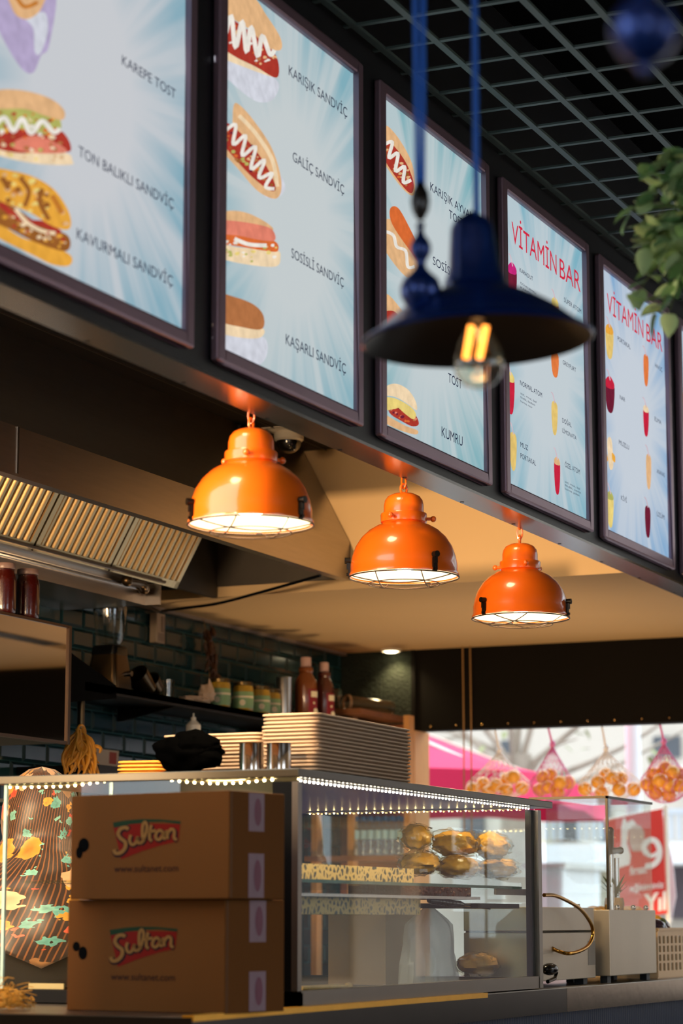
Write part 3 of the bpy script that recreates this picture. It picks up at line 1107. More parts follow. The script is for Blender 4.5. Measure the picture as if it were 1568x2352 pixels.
dup(ol, (LX, LY[2], LZ[2]), 'glossy orange dome pendant lamp with wire guard, farthest of the three, by the bulkhead', math.radians(14))
for i in range(3):
    lamp('POINT', 'lamp bulb light', (LX, LY[i], LZ[i] + 0.006), 2.4, (1.0, 0.80, 0.52), 0.03)
    lamp('SPOT', 'lamp beam', (LX, LY[i], LZ[i] - 0.035), 42.0, (1.0, 0.74, 0.44), 0.05, (0, 0, -1), 150, 0.5)
    # shop spotlight in the kitchen grid that washes the lamps and the counter from above
    lamp('SPOT', 'grid spotlight', (LX - 0.12, LY[i] - 0.46, ZG - 0.03), 17.0, (1.0, 0.74, 0.42), 0.12,
         V((LX, LY[i], LZ[i] + .08)) - V((LX - 0.12, LY[i] - 0.46, ZG - 0.03)), 44, 0.6)

# ------------------------------------------------------------------ blue rise-and-fall pendants in front
m_blue = mat('midnight blue enamel', (12, 44, 110), 0.28, metal=0.6, var=0.10, coat=0.3)
m_bluein = mat('dark lamp inside', (20, 17, 16), 0.45, var=0.1)
m_cord = mat('blue cord', (24, 92, 190), 0.6, var=0.08)
m_clear = thin_glass('clear bulb glass', (0.95, 0.92, 0.82), 3.2, 1.5, 0.08)


def blue_pendant(label, lp, wp, tilt, ztop=3.45):
    t = thing('pendant_lamp', label, 'pendant lamp', lp, 'blue pulley lamps over the dining side')
    o = V(lp)
    wv = V(wp)
    T = Matrix.Rotation(tilt, 3, _h)
    MB().lathe([(0.180, 0.000), (0.183, 0.003), (0.181, 0.007), (0.168, 0.014), (0.150, 0.028), (0.128, 0.047), (0.104, 0.062), (0.080, 0.074),
                (0.060, 0.082), (0.050, 0.088), (0.048, 0.100), (0.044, 0.108), (0.040, 0.120), (0.0375, 0.150), (0.035, 0.178), (0.034, 0.186),
                (0.028, 0.198), (0.014, 0.207), (0.006, 0.212), (0, 0.212)], o, 56, mtx=T).build('shade', m_blue, t, smooth=50)
    MB().lathe([(0.180, 0.000), (0.165, 0.010), (0.148, 0.023), (0.126, 0.041), (0.102, 0.056), (0.078, 0.068), (0.050, 0.078), (0.03, 0.083), (0, 0.083)],
               o, 56, mtx=T).build('shade_lining', m_bluein, t, smooth=50, label='dark brown inside of the shade')
    MB().lathe([(0.016, 0.082), (0.0165, 0.050), (0.014, 0.036), (0, 0.034)], o, 18, mtx=T).build('bulb_socket', m_bluein, t)
    b = MB().lathe([(0.014, 0.040), (0.018, 0.024), (0.030, 0.002), (0.0385, -0.022), (0.0400, -0.038), (0.036, -0.054), (0.025, -0.067), (0.010, -0.073), (0, -0.074)],
                   o, 28, mtx=T).build('bulb', m_clear, t)
    f = MB()
    for (x0, x1) in ((-0.010, -0.019), (0.013, 0.002)):
        f.tube([o + _R * x0 + V((0, 0, 0.026)), o + _R * (x0 * .5 + x1 * .5) + V((0, 0, 0.0)), o + _R * x1 + V((0, 0, -0.026))], 0.0058, 8)
    f.build('filament', emis('hot filament', (255, 150, 62), 5.0, 0.02), b)
    c = MB()
    c.cyl(o + V((0, 0, 0.208)), V((o.x, o.y, ztop)), 0.0055, n=8)
    c.build('cord', m_cord, t)
    wgt = MB()
    wgt.lathe([(0, -0.033), (0.012, -0.031), (0.024, -0.022), (0.031, -0.008), (0.032, 0.004), (0.027, 0.018), (0.016, 0.028), (0.009, 0.036),
               (0.0075, 0.044), (0.010, 0.050), (0.0155, 0.060), (0.0165, 0.070), (0.013, 0.080), (0.007, 0.088), (0.0045, 0.098), (0.004, 0.106), (0, 0.107)], wv, 24)
    wgt.lathe([(0, -0.043), (0.006, -0.041), (0.008, -0.037), (0.006, -0.032), (0, -0.031)], wv, 14)
    w_ = wgt.build('counterweight', m_blue, t, smooth=50)
    pl = MB()
    pl.lathe([(0, 0.112), (0.006, 0.114), (0.013, 0.128), (0.0150, 0.142), (0.013, 0.158), (0.008, 0.168), (0.004, 0.176), (0, 0.177)], wv, 16)
    pl.tube([wv + V((0, 0, 0.098)) + V((math.cos(a), 0, math.sin(a))) * 0.006 + V((0, 0, 0.006)) for a in [2 * math.pi * i / 12 for i in range(12)]], 0.0015, 6, True)
    pl.build('pulley', m_blackgloss, t)
    c = MB()
    for dx, top in ((-0.004, -0.013), (0.004, 0.012)):
        c.tube([wv + _R * dx + V((0, 0, 0.165)), V((wv.x, wv.y, ztop)) + _R * top], 0.0045, 8)
    c.build('cord', m_cord, t)
    ro = MB()
    ro.lathe([(0, 0), (0.05, 0), (0.05, -0.02), (0.03, -0.04), (0, -0.042)], (o.x, o.y, ztop), 24)
    ro.lathe([(0, 0), (0.03, 0), (0.03, -0.02), (0, -0.03)], (wv.x, wv.y, ztop), 20)
    ro.build('ceiling_rose', m_blue, t)
    return t


lpos = PD(1097, 786, 3.8)
wpos = PD(966, 668, 3.72)
blue_pendant('dark blue flared pendant lamp with a glowing filament bulb and pulley counterweight', lpos, wpos, math.radians(-2.2))
lamp('POINT', 'filament light', lpos + V((0, 0, 0.0)), 0.35, (1.0, 0.55, 0.2), 0.02)
w2 = PD(1480, 72, 2.25)
blue_pendant('dark blue pulley counterweight of a lamp hanging past the right edge', w2 + _R * 0.47 + V((0, 0, -0.15)), w2, 0.0)
lamp('POINT', 'filament light', w2 + _R * 0.47 + V((0, 0, -0.15)), 0.35, (1.0, 0.55, 0.2), 0.02)

# ------------------------------------------------------------------ hanging foliage at the right
pc = PD(1628, 565, 4.7)
pl = thing('hanging_plant', 'bushy hanging plant of small round green leaves at the right edge', 'plant', (pc.x, pc.y, pc.z - 0.3))
m_leaf = mat('leaf green', (172, 200, 146), 0.45, var=0.3, vscale=14, spec=0.4)
m_leafd = mat('leaf dark', (112, 156, 104), 0.5, var=0.3, vscale=14)
rnd = random.Random(11)
lf = MB()
stm = MB()


def leaf(mb, p, d, up, L, W, mi):
    d = d.normalized()
    s = d.cross(up)
    s = s.normalized() if s.length > 1e-4 else d.orthogonal().normalized()
    n = s.cross(d)
    pts, fs = [], []
    prof = [(0, 0.0), (0.08, 0.34), (0.28, 0.50), (0.52, 0.47), (0.78, 0.28), (1.0, 0.0)]
    for t, wd in prof:
        c = p + d * L * t - n * L * 0.18 * t * t
        pts += [c + s * W * wd + n * W * 0.12 * (wd > 0), c, c - s * W * wd + n * W * 0.12 * (wd > 0)]
    for i in range(len(prof) - 1):
        a = i * 3
        fs += [(a, a + 1, a + 4, a + 3), (a + 1, a + 2, a + 5, a + 4)]
    mb.add(pts, fs, mi)


for i in range(54):
    a = rnd.uniform(0, 2 * math.pi)
    e = rnd.uniform(-0.9, 0.9)
    d0 = V((math.cos(a) * math.cos(e), math.sin(a) * math.cos(e), math.sin(e) * 0.8))
    st_ = pc + V((0, 0, rnd.uniform(-0.05, 0.16)))
    L = rnd.uniform(0.10, 0.165)
    path = [st_ + d0 * L * t + V((0, 0, -0.09 * t * t)) for t in (0.2, 0.5, 0.75, 1.0)]
    stm.tube(path, [0.002, 0.0018, 0.0015, 0.001], 5)
    for k in range(11):
        t = 0.3 + 0.72 * k / 10
        q = st_ + d0 * L * t + V((0, 0, -0.09 * t * t))
        dd = (d0 * 0.7 + V((rnd.uniform(-1, 1), rnd.uniform(-1, 1), rnd.uniform(-1, 0.5)))).normalized()
        leaf(lf, q, dd, V((rnd.uniform(-.5, .5), rnd.uniform(-.5, .5), 1)), rnd.uniform(0.038, 0.056), rnd.uniform(0.030, 0.042), rnd.random() < 0.35)
lf.build('foliage', [m_leaf, m_leafd], pl, smooth=60)
stm.build('stems', mat('stem green', (86, 96, 50), 0.6), pl)
po = MB()
po.lathe([(0, 0.02), (0.05, 0.02), (0.07, 0.11), (0.075, 0.14), (0.068, 0.14), (0.064, 0.11), (0, 0.10)], pc + _R * 0.08, 28)
po.build('pot', m_blackgloss, pl)
hg = MB()
for k in range(3):
    a = 2 * math.pi * k / 3
    hg.tube([pc + _R * 0.08 + V((0.07 * math.cos(a), 0.07 * math.sin(a), 0.13)), pc + _R * 0.08 + V((0, 0, 0.45)), V((pc.x, pc.y, 3.45)) + _R * 0.08], 0.0015, 5)
hg.build('hanger', m_black, pl)

# ------------------------------------------------------------------ recessed spot in the low ceiling, ropes on the bulkhead
p = PZ(917, 1497, ZS)
p = V((p.x, YE - 0.055, ZS))
ds = thing('downlight', 'small lit round downlight in the low ceiling against the dark bulkhead', 'downlight', p)
MB().lathe([(0.048, 0.0), (0.048, -0.008), (0.040, -0.010), (0.036, 0.0)], p, 28).build('rim', m_white, ds)
MB().lathe([(0, -0.016), (0.022, -0.014), (0.036, -0.004)], p, 24).build('lens', emis('downlight glow', (255, 236, 190), 12.0, 0.02), ds)
lamp('SPOT', 'downlight beam', p + V((0, -0.004, -0.024)), 7.0, (1.0, 0.78, 0.42), 0.02, V((0.10, 0.16, -1)), 120, 0.8)
for n_, (u, lab) in enumerate(((1062, 'thin tan rope down the black bulkhead, left one of two'), (1079, 'thin tan rope down the black bulkhead, right one of two'))):
    a = PY(u, 1492, YE - 0.04)
    b = PY(u + 3, 1815, YE - 0.04)
    r = MB()
    r.tube([V((a.x, a.y, ZS)), (a + b) / 2 + V((0.002, 0, 0)), b + V((0, 0, -0.2))], 0.0032, 8)
    tag(r.build('rope', mat('tan rope', (150, 112, 66), 0.8, var=0.2, vscale=60)), lab, 'rope', 'ropes on the bulkhead')

# ------------------------------------------------------------------ along the tiled wall
# glossy black oven cabinet, mirror-like front
m_mirror = mat('black mirror glass', (222, 214, 204), 0.03, metal=1.0, var=0.02)
CX = -3.95
cb = thing('wall_cabinet', 'wall cabinet with mirror-black glossy front below the red jars', 'cabinet', (-4.2, 5.9, 1.754))
MB().box((XT + 0.012, 5.0, 1.754), (CX - 0.012, 6.700, 2.128)).build('body', mat('cabinet black', (24, 20, 18), 0.5), cb, smooth=0)
MB().box((CX - 0.012, 5.0, 1.760), (CX, 6.690, 2.122)).build('glossy_front', m_mirror, cb, smooth=0)
fr = MB()
fr.box((CX - 0.014, 6.690, 1.750), (CX + 0.006, 6.705, 2.130))
fr.box((CX - 0.014, 5.0, 2.122), (CX + 0.004, 6.705, 2.131))
fr.box((CX - 0.014, 5.0, 1.750), (CX + 0.004, 6.705, 1.760))
fr.build('edge_trim', mat('bronze trim', (84, 62, 44), 0.35, metal=0.8), cb, smooth=0)

m_glassj = thin_glass('jar glass', (0.96, 0.97, 0.95), 1.2, 1.5)
m_tom = mat('tomato paste', (66, 10, 4), 0.25, var=0.3, vscale=30, coat=0.6)
m_lidp = mat('clear film lid', (150, 120, 110), 0.3, var=0.1)
rj = thing('preserve_jar', 'big jar of dark red paste on the black cabinet, right one', 'jar', (0, 0, 0), 'red jars on the cabinet')
MB().lathe([(0, 0), (0.034, 0), (0.0375, 0.006), (0.0385, 0.02), (0.0385, 0.105), (0.036, 0.124), (0.0315, 0.134), (0.0315, 0.142), (0, 0.142)], (0, 0, 0), 28).build('jar', m_tom, rj)
MB().lathe([(0, 0.143), (0.0335, 0.143), (0.0345, 0.146), (0.0345, 0.158), (0.033, 0.161), (0, 0.162)], (0, 0, 0), 28).build('lid', m_lidp, rj)
for i, (u, lab) in enumerate(((62, None), (8, 'big jar of dark red paste on the black cabinet, cut by the left edge'))):
    q = PX(u, 1410, -3.995)
    loc = (-3.995, q.y, 2.131)
    if i == 0:
        rj.location = loc
    else:
        dup(rj, loc, lab)

# shelf
SX, SZ = -4.15, 2.0
sh = thing('wall_shelf', 'long dark steel wall shelf holding jars, bottles and the blender', 'shelf', (-4.3, 8.4, SZ - 0.03))
m_shelf = mat('shelf dark steel', (30, 25, 21), 0.45, metal=0.5, var=0.15, spec=0.2)
s_ = MB()
s_.box((XT + 0.012, 7.15, SZ - 0.022), (SX, 9.90, SZ))
s_.box((SX - 0.012, 7.15, SZ - 0.03), (SX, 9.90, SZ))
s_.build('board', m_shelf, sh, smooth=0)
for yy in (7.9, 9.0, 9.8):
    br = MB()
    br.hexa([(XT + 0.012, yy, SZ - 0.07), (XT + 0.03, yy, SZ - 0.07), (XT + 0.03, yy + 0.02, SZ - 0.07), (XT + 0.012, yy + 0.02, SZ - 0.07),
             (XT + 0.012, yy, SZ - 0.023), (SX - 0.05, yy, SZ - 0.023), (SX - 0.05, yy + 0.02, SZ - 0.023), (XT + 0.012, yy + 0.02, SZ - 0.023)])
    br.build('bracket', m_shelf, sh, smooth=0)
wp = [PX(u, v, SX) for u, v in ((160, 1497), (266, 1574), (268, 1604), (160, 1613))]
MB().prism(wp, (-0.25, 0, 0)).build('side_panel', m_dark, sh, smooth=0, label='black sloping end panel')


def shelf_y(u, X, z=SZ):
    r = ray(u, 1600)
    return (r * (X / r.x)).y


def ztop(u, v, X):
    return PX(u, v, X).z


# blender
BX = -4.30
by = shelf_y(250, BX)
bl = thing('blender', 'jug blender with black lid on a dark tapered base', 'blender', (BX, by, SZ))
o = V((BX, by, SZ))
zt = ztop(250, 1484, BX) - SZ
m_bbase = mat('bronze steel', (84, 66, 44), 0.28, metal=0.9, var=0.15, vscale=5)


def sqring(c, hw, z, r, n=6):
    pts = []
    for sx, sy, a0 in ((1, 1, 0), (-1, 1, 90), (-1, -1, 180), (1, -1, 270)):
        for k in range(n + 1):
            a = math.radians(a0 + 90 * k / n)
            pts.append(V(c) + V((sx * (hw - r) + r * math.cos(a), sy * (hw - r) + r * math.sin(a), z)))
    return pts


q = MB()
q.loft([sqring(o, 0.064, 0, 0.02), sqring(o, 0.066, 0.01, 0.02), sqring(o, 0.058, zt * 0.55, 0.02), sqring(o, 0.052, zt * 0.8, 0.02)], 0)
q.loft([sqring(o, 0.053, zt * 0.8, 0.02), sqring(o, 0.051, zt * 0.97, 0.02), sqring(o, 0.046, zt, 0.02)], 1)
q.build('motor_base', [m_bbase, m_blackgloss], bl, smooth=45)
MB().cyl(o + V((0.060, 0.03, zt * 0.42)), o + V((0.076, 0.03, zt * 0.42)), 0.010, n=16).build('knob', m_trim, bl)
zj = ztop(250, 1372, BX) - SZ
MB().lathe([(0.036, zt + .002), (0.046, zt + 0.02), (0.054, zt + 0.06), (0.060, zt + 0.12), (0.063, zj), (0.061, zj), (0.058, zt + 0.12), (0.052, zt + 0.06), (0.034, zt + 0.008), (0, zt + 0.006)],
           o, 32, sq=1.0).build('jug', thin_glass('jug glass', (0.93, 0.95, 0.95), 2.4, 1.5, 0.02), bl)
MB().lathe([(0, zj + 0.024), (0.03, zj + 0.024), (0.032, zj + 0.014), (0.064, zj + 0.012), (0.067, zj - 0.004), (0.066, zj - 0.022), (0.055, zj - 0.026), (0, zj - 0.026)], o, 32).build('lid', m_blackgloss, bl)
hd = [o + V((0.0, 0.060, zj - 0.035)), o + V((0, 0.092, zj - 0.03)), o + V((0, 0.098, zj - 0.05)), o + V((0, 0.096, zj - 0.105)), o + V((0, 0.085, zj - 0.125)), o + V((0, 0.055, zj - 0.145))]
MB().tube(cr(hd, 5), 0.0055, 8).build('handle', thin_glass('handle glass', (0.9, 0.92, 0.92), 3.0, 1.5, 0.03), bl)

# tilted steel cups
for (u, v, r, h, lab) in ((326, 1548, 0.042, 0.082, 'steel cup lying tilted beside the blender, left of the pair'), (346, 1556, 0.045, 0.045, 'wide steel cup lying tilted beside the blender, right of the pair')):
    q = PX(u, v, -4.26)
    M = Matrix.Rotation(math.radians(52), 3, V((1, -0.2, 0)))
    mb = MB().lathe([(0, -h / 2), (r * 0.82, -h / 2), (r, h / 2), (r + 0.004, h / 2), (r + 0.003, h / 2 - 0.004), (r * .86, -h / 2 - 0.002), (0, -h / 2 - 0.002)], q, 28, mtx=M)
    dz = SZ + 0.0005 - min(p.z for p in mb.v)
    mb.v = [p + V((0, 0, dz)) for p in mb.v]
    tag(mb.build('steel_cup', m_bbase), lab, 'cup')
# clear tumbler
y = shelf_y(385, -4.22)
MBt = MB().lathe([(0, 0.004), (0.019, 0.004), (0.0225, 0.072), (0.0235, 0.072), (0.0205, 0), (0, 0)], (-4.22, y, SZ), 24)
tag(MBt.build('tumbler', thin_glass('tumbler glass', (0.93, 0.93, 0.92), 2.6, 1.5)), 'small clear tumbler on the dark shelf right of the blender', 'glass')
# crumpled paper bag
y = shelf_y(448, -4.24)
pb = MB()
pb.ball((-4.24, y - 0.01, SZ + 0.016), (0.05, 0.095, 0.016), 24, 12, 0, 0.35, 2.5, 3.0)
c = V((-4.22, y + 0.055, SZ + 0.045))
pb.ball(c, (0.03, 0.036, 0.036), 18, 10, 0, 0.4, 2.5, 5.0)
pb.add([c + V((0.02, -0.03, 0.02)), c + V((0.02, 0.028, 0.015)), c + V((0.01, 0.0, 0.062)), c + V((0.03, 0.0, -0.025))], [(0, 3, 1), (0, 1, 2)])
dz = SZ + 0.0005 - min(p.z for p in pb.v)
pb.v = [p + V((0, 0, dz)) for p in pb.v]
tag(pb.build('paper_bag', mat('pale wrapper', (206, 178, 150), 0.5, var=0.15, vscale=20, bump=0.4)), 'crumpled pale paper bag lying on the shelf', 'bag')

# green-labelled jars
jh = ztop(505, 1560, -4.24) - SZ
m_yell = mat('yellow pickle', (178, 140, 40), 0.3, var=0.35, vscale=50, coat=0.7)
m_glab = mat('green label', (138, 172, 120), 0.45, var=0.06)
m_gold = mat('gold lid', (96, 76, 44), 0.3, metal=0.8)
gj = thing('pickle_jar', 'squat yellow jar with green label, leftmost of the four on the shelf', 'jar', (0, 0, 0), 'green-labelled jars on the shelf')
H = jh
MB().lathe([(0, 0), (0.037, 0), (0.040, 0.005), (0.0405, H * 0.80), (0.037, H * 0.88), (0, H * 0.88)], (0, 0, 0), 28).build('jar', m_yell, gj)
lb = MB().lathe([(0.0409, H * 0.12), (0.0412, H * 0.13), (0.0412, H * 0.66), (0.0409, H * 0.67)], (0, 0, 0), 28)
lb.build('label', m_glab, gj)
st_ = MB().lathe([(0.0414, H * 0.46), (0.0415, H * 0.47), (0.0415, H * 0.52), (0.0414, H * 0.53)], (0, 0, 0), 28)
for a in (math.radians(-78), math.radians(40)):
    d = V((math.cos(a), math.sin(a), 0))
    e = V((-d.y, d.x, 0))
    st_.add([d * 0.0425 + e * 0.012 * math.cos(t) + V((0, 0, H * 0.3 + 0.012 * math.sin(t))) for t in [2 * math.pi * i / 14 for i in range(14)]], [tuple(range(14))])
st_.build('label_print', mat('cream print', (230, 216, 180), 0.5), gj)
MB().lathe([(0, H), (0.036, H), (0.0385, H * 0.985), (0.0385, H * 0.885), (0.037, H * 0.875), (0, H * 0.875)], (0, 0, 0), 28).build('lid', m_gold, gj)
for i, (u, X, lab) in enumerate(((505, -4.235, None), (558, -4.215, 'squat yellow jar with green label, second of the four on the shelf'),
                                 (597, -4.23, 'squat yellow jar with green label, third of the four on the shelf'),
                                 (622, -4.25, 'squat yellow jar with green label, fourth on the shelf, half behind the steel canister'))):
    loc = V((X, shelf_y(u, X), SZ))
    if i == 0:
        gj.location = loc
    else:
        dup(gj, loc, lab, rotz=0.2 * i)
X = -4.225
ca = MB().lathe([(0, 0), (0.032, 0), (0.032, ztop(650, 1558, X) - SZ), (0.034, ztop(650, 1556, X) - SZ), (0.031, ztop(650, 1556, X) - SZ), (0.030, 0.004), (0, 0.004)], (X, shelf_y(651, X), SZ), 32)
tag(ca.build('steel_canister', m_steel), 'plain straight steel canister on the shelf between the jars and sauce bottles', 'canister')

# sauce bottles
m_sauce = mat('brown sauce', (120, 62, 26), 0.22, var=0.1, coat=0.6)
m_sauce2 = mat('dark sauce', (82, 34, 26), 0.25, var=0.1, coat=0.6)
m_slab = mat('dark red label', (128, 24, 30), 0.4, var=0.05)
for (u, X, vt, wd, ms, lab) in ((702, -4.20, 1510, 0.047, m_sauce, 'large brown sauce bottle with red label on the shelf, left of two'),
                                (744, -4.19, 1522, 0.042, m_sauce2, 'dark brown sauce bottle with red label on the shelf, right of two')):
    y = shelf_y(u, X)
    H = ztop(u, vt, X) - SZ
    t = thing('sauce_bottle', lab, 'bottle', (X, y, SZ), 'sauce bottles on the shelf')
    MB().lathe([(0, 0), (wd * .94, 0), (wd, 0.006), (wd, H * 0.55), (wd * 0.93, H * 0.64), (wd * 0.62, H * 0.73), (wd * 0.56, H * 0.76), (wd * 0.66, H * 0.78), (wd * 0.62, H * 0.84), (0, H * 0.84)], (X, y, SZ), 28).build('bottle', ms, t)
    MB().lathe([(0, H), (wd * 0.42, H), (wd * 0.46, H * 0.985), (wd * 0.48, H * 0.855), (0, H * 0.85)], (X, y, SZ), 20).build('cap', mat('pale pink cap', (196, 160, 150), 0.4), t)
    lb = MB()
    a0, a1 = math.radians(-52), math.radians(70)
    nseg = 14
    R_ = wd + 0.0006
    def arc(a0, a1, z0, z1, R_):
        mb = MB()
        vs, fs = [], []
        for i in range(nseg + 1):
            a = a0 + (a1 - a0) * i / nseg
            for z in (z0, z1):
                vs.append(V((X + R_ * math.cos(a), y + R_ * math.sin(a), SZ + z)))
        fs = [(2 * i, 2 * i + 2, 2 * i + 3, 2 * i + 1) for i in range(nseg)]
        return mb.add(vs, fs)
    arc(a0, a1, H * 0.04, H * 0.50, R_).build('label', m_slab, t)
    pr = arc(math.radians(-38), math.radians(20), H * 0.38, H * 0.47, R_ + 0.0006)
    for a, rr, zz in ((math.radians(-8), 0.015, H * 0.17), (math.radians(-20), 0.006, H * 0.29)):
        d = V((math.cos(a), math.sin(a), 0))
        e = V((-d.y, d.x, 0))
        pr.add([V((X, y, SZ)) + d * (R_ + 0.001) + e * rr * math.cos(k) + V((0, 0, zz + rr * 0.8 * math.sin(k))) for k in [2 * math.pi * i / 14 for i in range(14)]], [tuple(range(14))])
    pr.build('label_print', mat('cream print', (0, 0, 0)), t)

# tipped clear containers on a wooden board in the corner
q = PY(862, 1640, 9.75)
bd = MB()
p4 = [PY(786, 1622, 9.86), PY(845, 1640, 9.55), PY(932, 1652, 9.60), PY(930, 1636, 9.9)]
zbd = PY(860, 1640, 9.7).z
bd.box((-4.43, 9.40, zbd - 0.022), (-4.11, 9.93, zbd))
tag(bd.build('corner_board', mat('brown wood board', (128, 78, 42), 0.5, var=0.25, vscale=10, stretch=(1, 6, 6))), 'brown wooden corner board under the tipped clear containers', 'shelf')
for (c0, c1, r, lab) in (((-4.385, 9.47, zbd + 0.052), (-4.25, 9.50, zbd + 0.052), 0.050, 'clear square-mouthed container lying on its side on the corner board, left one'),
                         ((-4.27, 9.62, zbd + 0.045), (-4.135, 9.80, zbd + 0.034), 0.034, 'clear tall container lying on its side on the corner board, right one')):
    c0, c1 = V(c0), V(c1)
    ax = (c1 - c0)
    M = ax.to_track_quat('Z', 'Y').to_matrix()
    L = ax.length
    t = thing('clear_container', lab, 'container', c0 - V((0, 0, r)), 'clear containers on the corner board')
    MB().lathe([(r * 0.94, 0), (r, 0.01), (r * 0.85, L), (0, L), (0, L - .002), (r * 0.83, L - .002), (r * .97, 0.01), (r * .90, 0)], c0, 24, mtx=M).build('tub', thin_glass('tub plastic', (0.86, 0.82, 0.78), 2.8, 1.5, 0.1), t)
    MB().lathe([(r * 1.06, -0.006), (r * 1.1, -0.002), (r * 1.1, 0.006), (r * 1.0, 0.008), (r * 0.94, 0.004), (r * 0.94, -0.004), (r * 1.06, -0.006)], c0, 24, mtx=M).build('rim', mat('pale tan rim', (196, 160, 116), 0.4), t)

# string of dried peppers hung on the tiles
ps = thing('pepper_string', 'dark string of dried peppers hanging on the teal tiles above the jars', 'dried peppers', PX(480, 1560, XT + 0.05))
rnd = random.Random(5)
pm = MB()
a = PX(470, 1436, XT + 0.03)
b = PX(482, 1556, XT + 0.05)
for i in range(34):
    t = i / 33
    c = a.lerp(b, t) + V((rnd.uniform(0, 0.03), rnd.uniform(-0.022, 0.022), 0))
    d = V((rnd.uniform(-.2, .5), rnd.uniform(-.6, .6), -1)).normalized()
    pm.tube([c, c + d * 0.02, c + d * 0.038 + V((0.004, 0, 0)), c + d * 0.05], [0.004, 0.009, 0.006, 0.001], 7)
pm.build('peppers', mat('dried pepper', (70, 40, 22), 0.45, var=0.5, vscale=25), ps)
MB().tube([a + V((0, -0.01, 0.02)), a, b], 0.002, 5).build('string', MATS['tan rope'], ps)

# wall control box with its cable and the gas elbow
p = PX(362, 1442, XT + 0.03)
t = thing('control_box', 'cream plastic control box on the tiles with a dark cable', 'control box', (XT + 0.012, p.y, ztop(362, 1478, XT + 0.03)))
z0, z1 = ztop(362, 1478, XT + 0.03), ztop(362, 1409, XT + 0.03)
MB().box((XT + 0.012, p.y - 0.034, z0), (XT + 0.045, p.y + 0.034, z1)).build('case', mat('cream plastic', (176, 150, 124), 0.45), t, smooth=0, bevel=0.004)
rr = MB()
rr.box((XT + 0.045, p.y + 0.002, z0 + 0.045), (XT + 0.048, p.y + 0.026, z1 - 0.012))
for k in range(5):
    rr.box((XT + 0.045, p.y - 0.026, z0 + 0.010 + k * 0.006), (XT + 0.0475, p.y + 0.024, z0 + 0.013 + k * 0.006))
rr.build('front_panel', mat('grey panel', (140, 118, 100), 0.5), t, smooth=0)
c = [PX(372, 1404, XT + 0.05), PZ(420, 1397, 2.365), PZ(500, 1386, 2.372), PZ(600, 1360, 2.385), PZ(735, 1322, 2.418)]
tag(MB().tube(cr(c, 6), 0.006, 8).build('cable', m_blackgloss), 'dark cable running from the control box up under the hood', 'cable')
gp = MB()
c = [PX(292, 1334, -4.07), PX(322, 1340, -4.07), PX(330, 1352, -4.08), PX(312, 1372, -4.2), PX(330, 1388, -4.3), PX(362, 1404, -4.42)]
gp.tube(cr(c[:4], 4), 0.016, 12)
gp.tube([c[3], c[4], c[5]], [0.012, 0.008, 0.008], 10)
for q_ in (c[0], c[2], c[3]):
    gp.ball(q_, 0.021, 12, 8)
gp.build('pipe_elbow', m_bbase, hood)

# steel pole with the bundle of dried stalks, notice on the tiles, bottle under the shelf
p = PX(186, 1640, -4.24)
tag(MB().cyl((p.x, p.y, 0.9), (p.x, p.y, SZ - 0.032), 0.013, n=14).build('steel_pole', m_bbase), 'slim brown steel pole under the left end of the shelf', 'pole')
bc = PX(190, 1735, -4.02)
ds = thing('dried_bundle', 'bundle of yellow dried stalks hanging by a loop behind the headscarf', 'dried stalks', bc - V((0, 0, 0.12)))
rnd = random.Random(3)
bm_ = MB()
tp = PX(183, 1690, -4.02)
for i in range(64):
    a = rnd.uniform(0, 2 * math.pi)
    r = math.sqrt(rnd.random())
    e = tp + _R * (r * math.sin(a) * 0.066 + 0.012) - _h * (r * math.cos(a) * 0.03) + V((0, 0, -rnd.uniform(0.045, 0.15)))
    s0 = tp + V((rnd.uniform(-.010, .010), rnd.uniform(-.016, .016), rnd.uniform(-0.03, 0.03)))
    mid = s0.lerp(e, 0.5) + _R * rnd.uniform(-.03, .03) + V((0, 0, rnd.uniform(-0.01, 0.025)))
    bm_.tube(cr([s0, mid, e], 4), [0.003] * 3 + [0.0062] * 3 + [0.005, 0.0045, 0.002], 6)
bm_.build('stalks', mat('dry yellow stalk', (206, 138, 36), 0.6, var=0.4, vscale=30, stretch=(6, 6, 1)), ds)
lp_ = [tp + V((0, 0.0 + 0.026 * math.cos(t) + 0.01, 0.012 + 0.024 * math.sin(t))) for t in [math.pi * (1.1 - 1.2 * i / 12) for i in range(13)]]
MB().tube(lp_, 0.004, 7).build('loop', MATS['dry yellow stalk'], ds)
n4 = [PX(u, v, XT + 0.02) for u, v in ((222, 1719), (273, 1725), (271, 1762), (224, 1757))]
t = thing('paper_notice', 'small cream and red paper notice stuck low on the teal tiles', 'notice', n4[3])
MB().prism(n4, (-0.002, 0, 0)).build('sheet', mat('cream paper', (206, 178, 150), 0.7), t, smooth=0)
MB().prism([PX(u, v, XT + 0.0215) for u, v in ((252, 1727), (268, 1729), (267, 1756), (251, 1754))], (-0.001, 0, 0)).build('print', mat('faded red print', (176, 74, 58), 0.7), t, smooth=0)
y = PX(444, 1660, -4.2).y
bt = thing('pump_bottle', 'small pale pump bottle standing just below the shelf', 'bottle', (-4.2, y, 1.72))
zt = PX(444, 1638, -4.2).z
MB().lathe([(0, 1.72), (0.026, 1.72), (0.028, 1.73), (0.028, zt - 0.045), (0.012, zt - 0.028), (0, zt - 0.028)], (-4.2, y, 0), 20).build('bottle', m_white, bt)
MB().lathe([(0.010, zt - 0.028), (0.010, zt - 0.016), (0.004, zt - 0.014), (0.003, zt), (0, zt)], (-4.2, y, 0), 14).build('pump', m_white, bt)
lw = MB()
lw.box((XT + 0.012, 7.2, 1.69), (-4.12, 9.48, 1.72))
tag(lw.build('lower_shelf', m_shelf), 'narrow dark shelf under the long wall shelf', 'shelf')
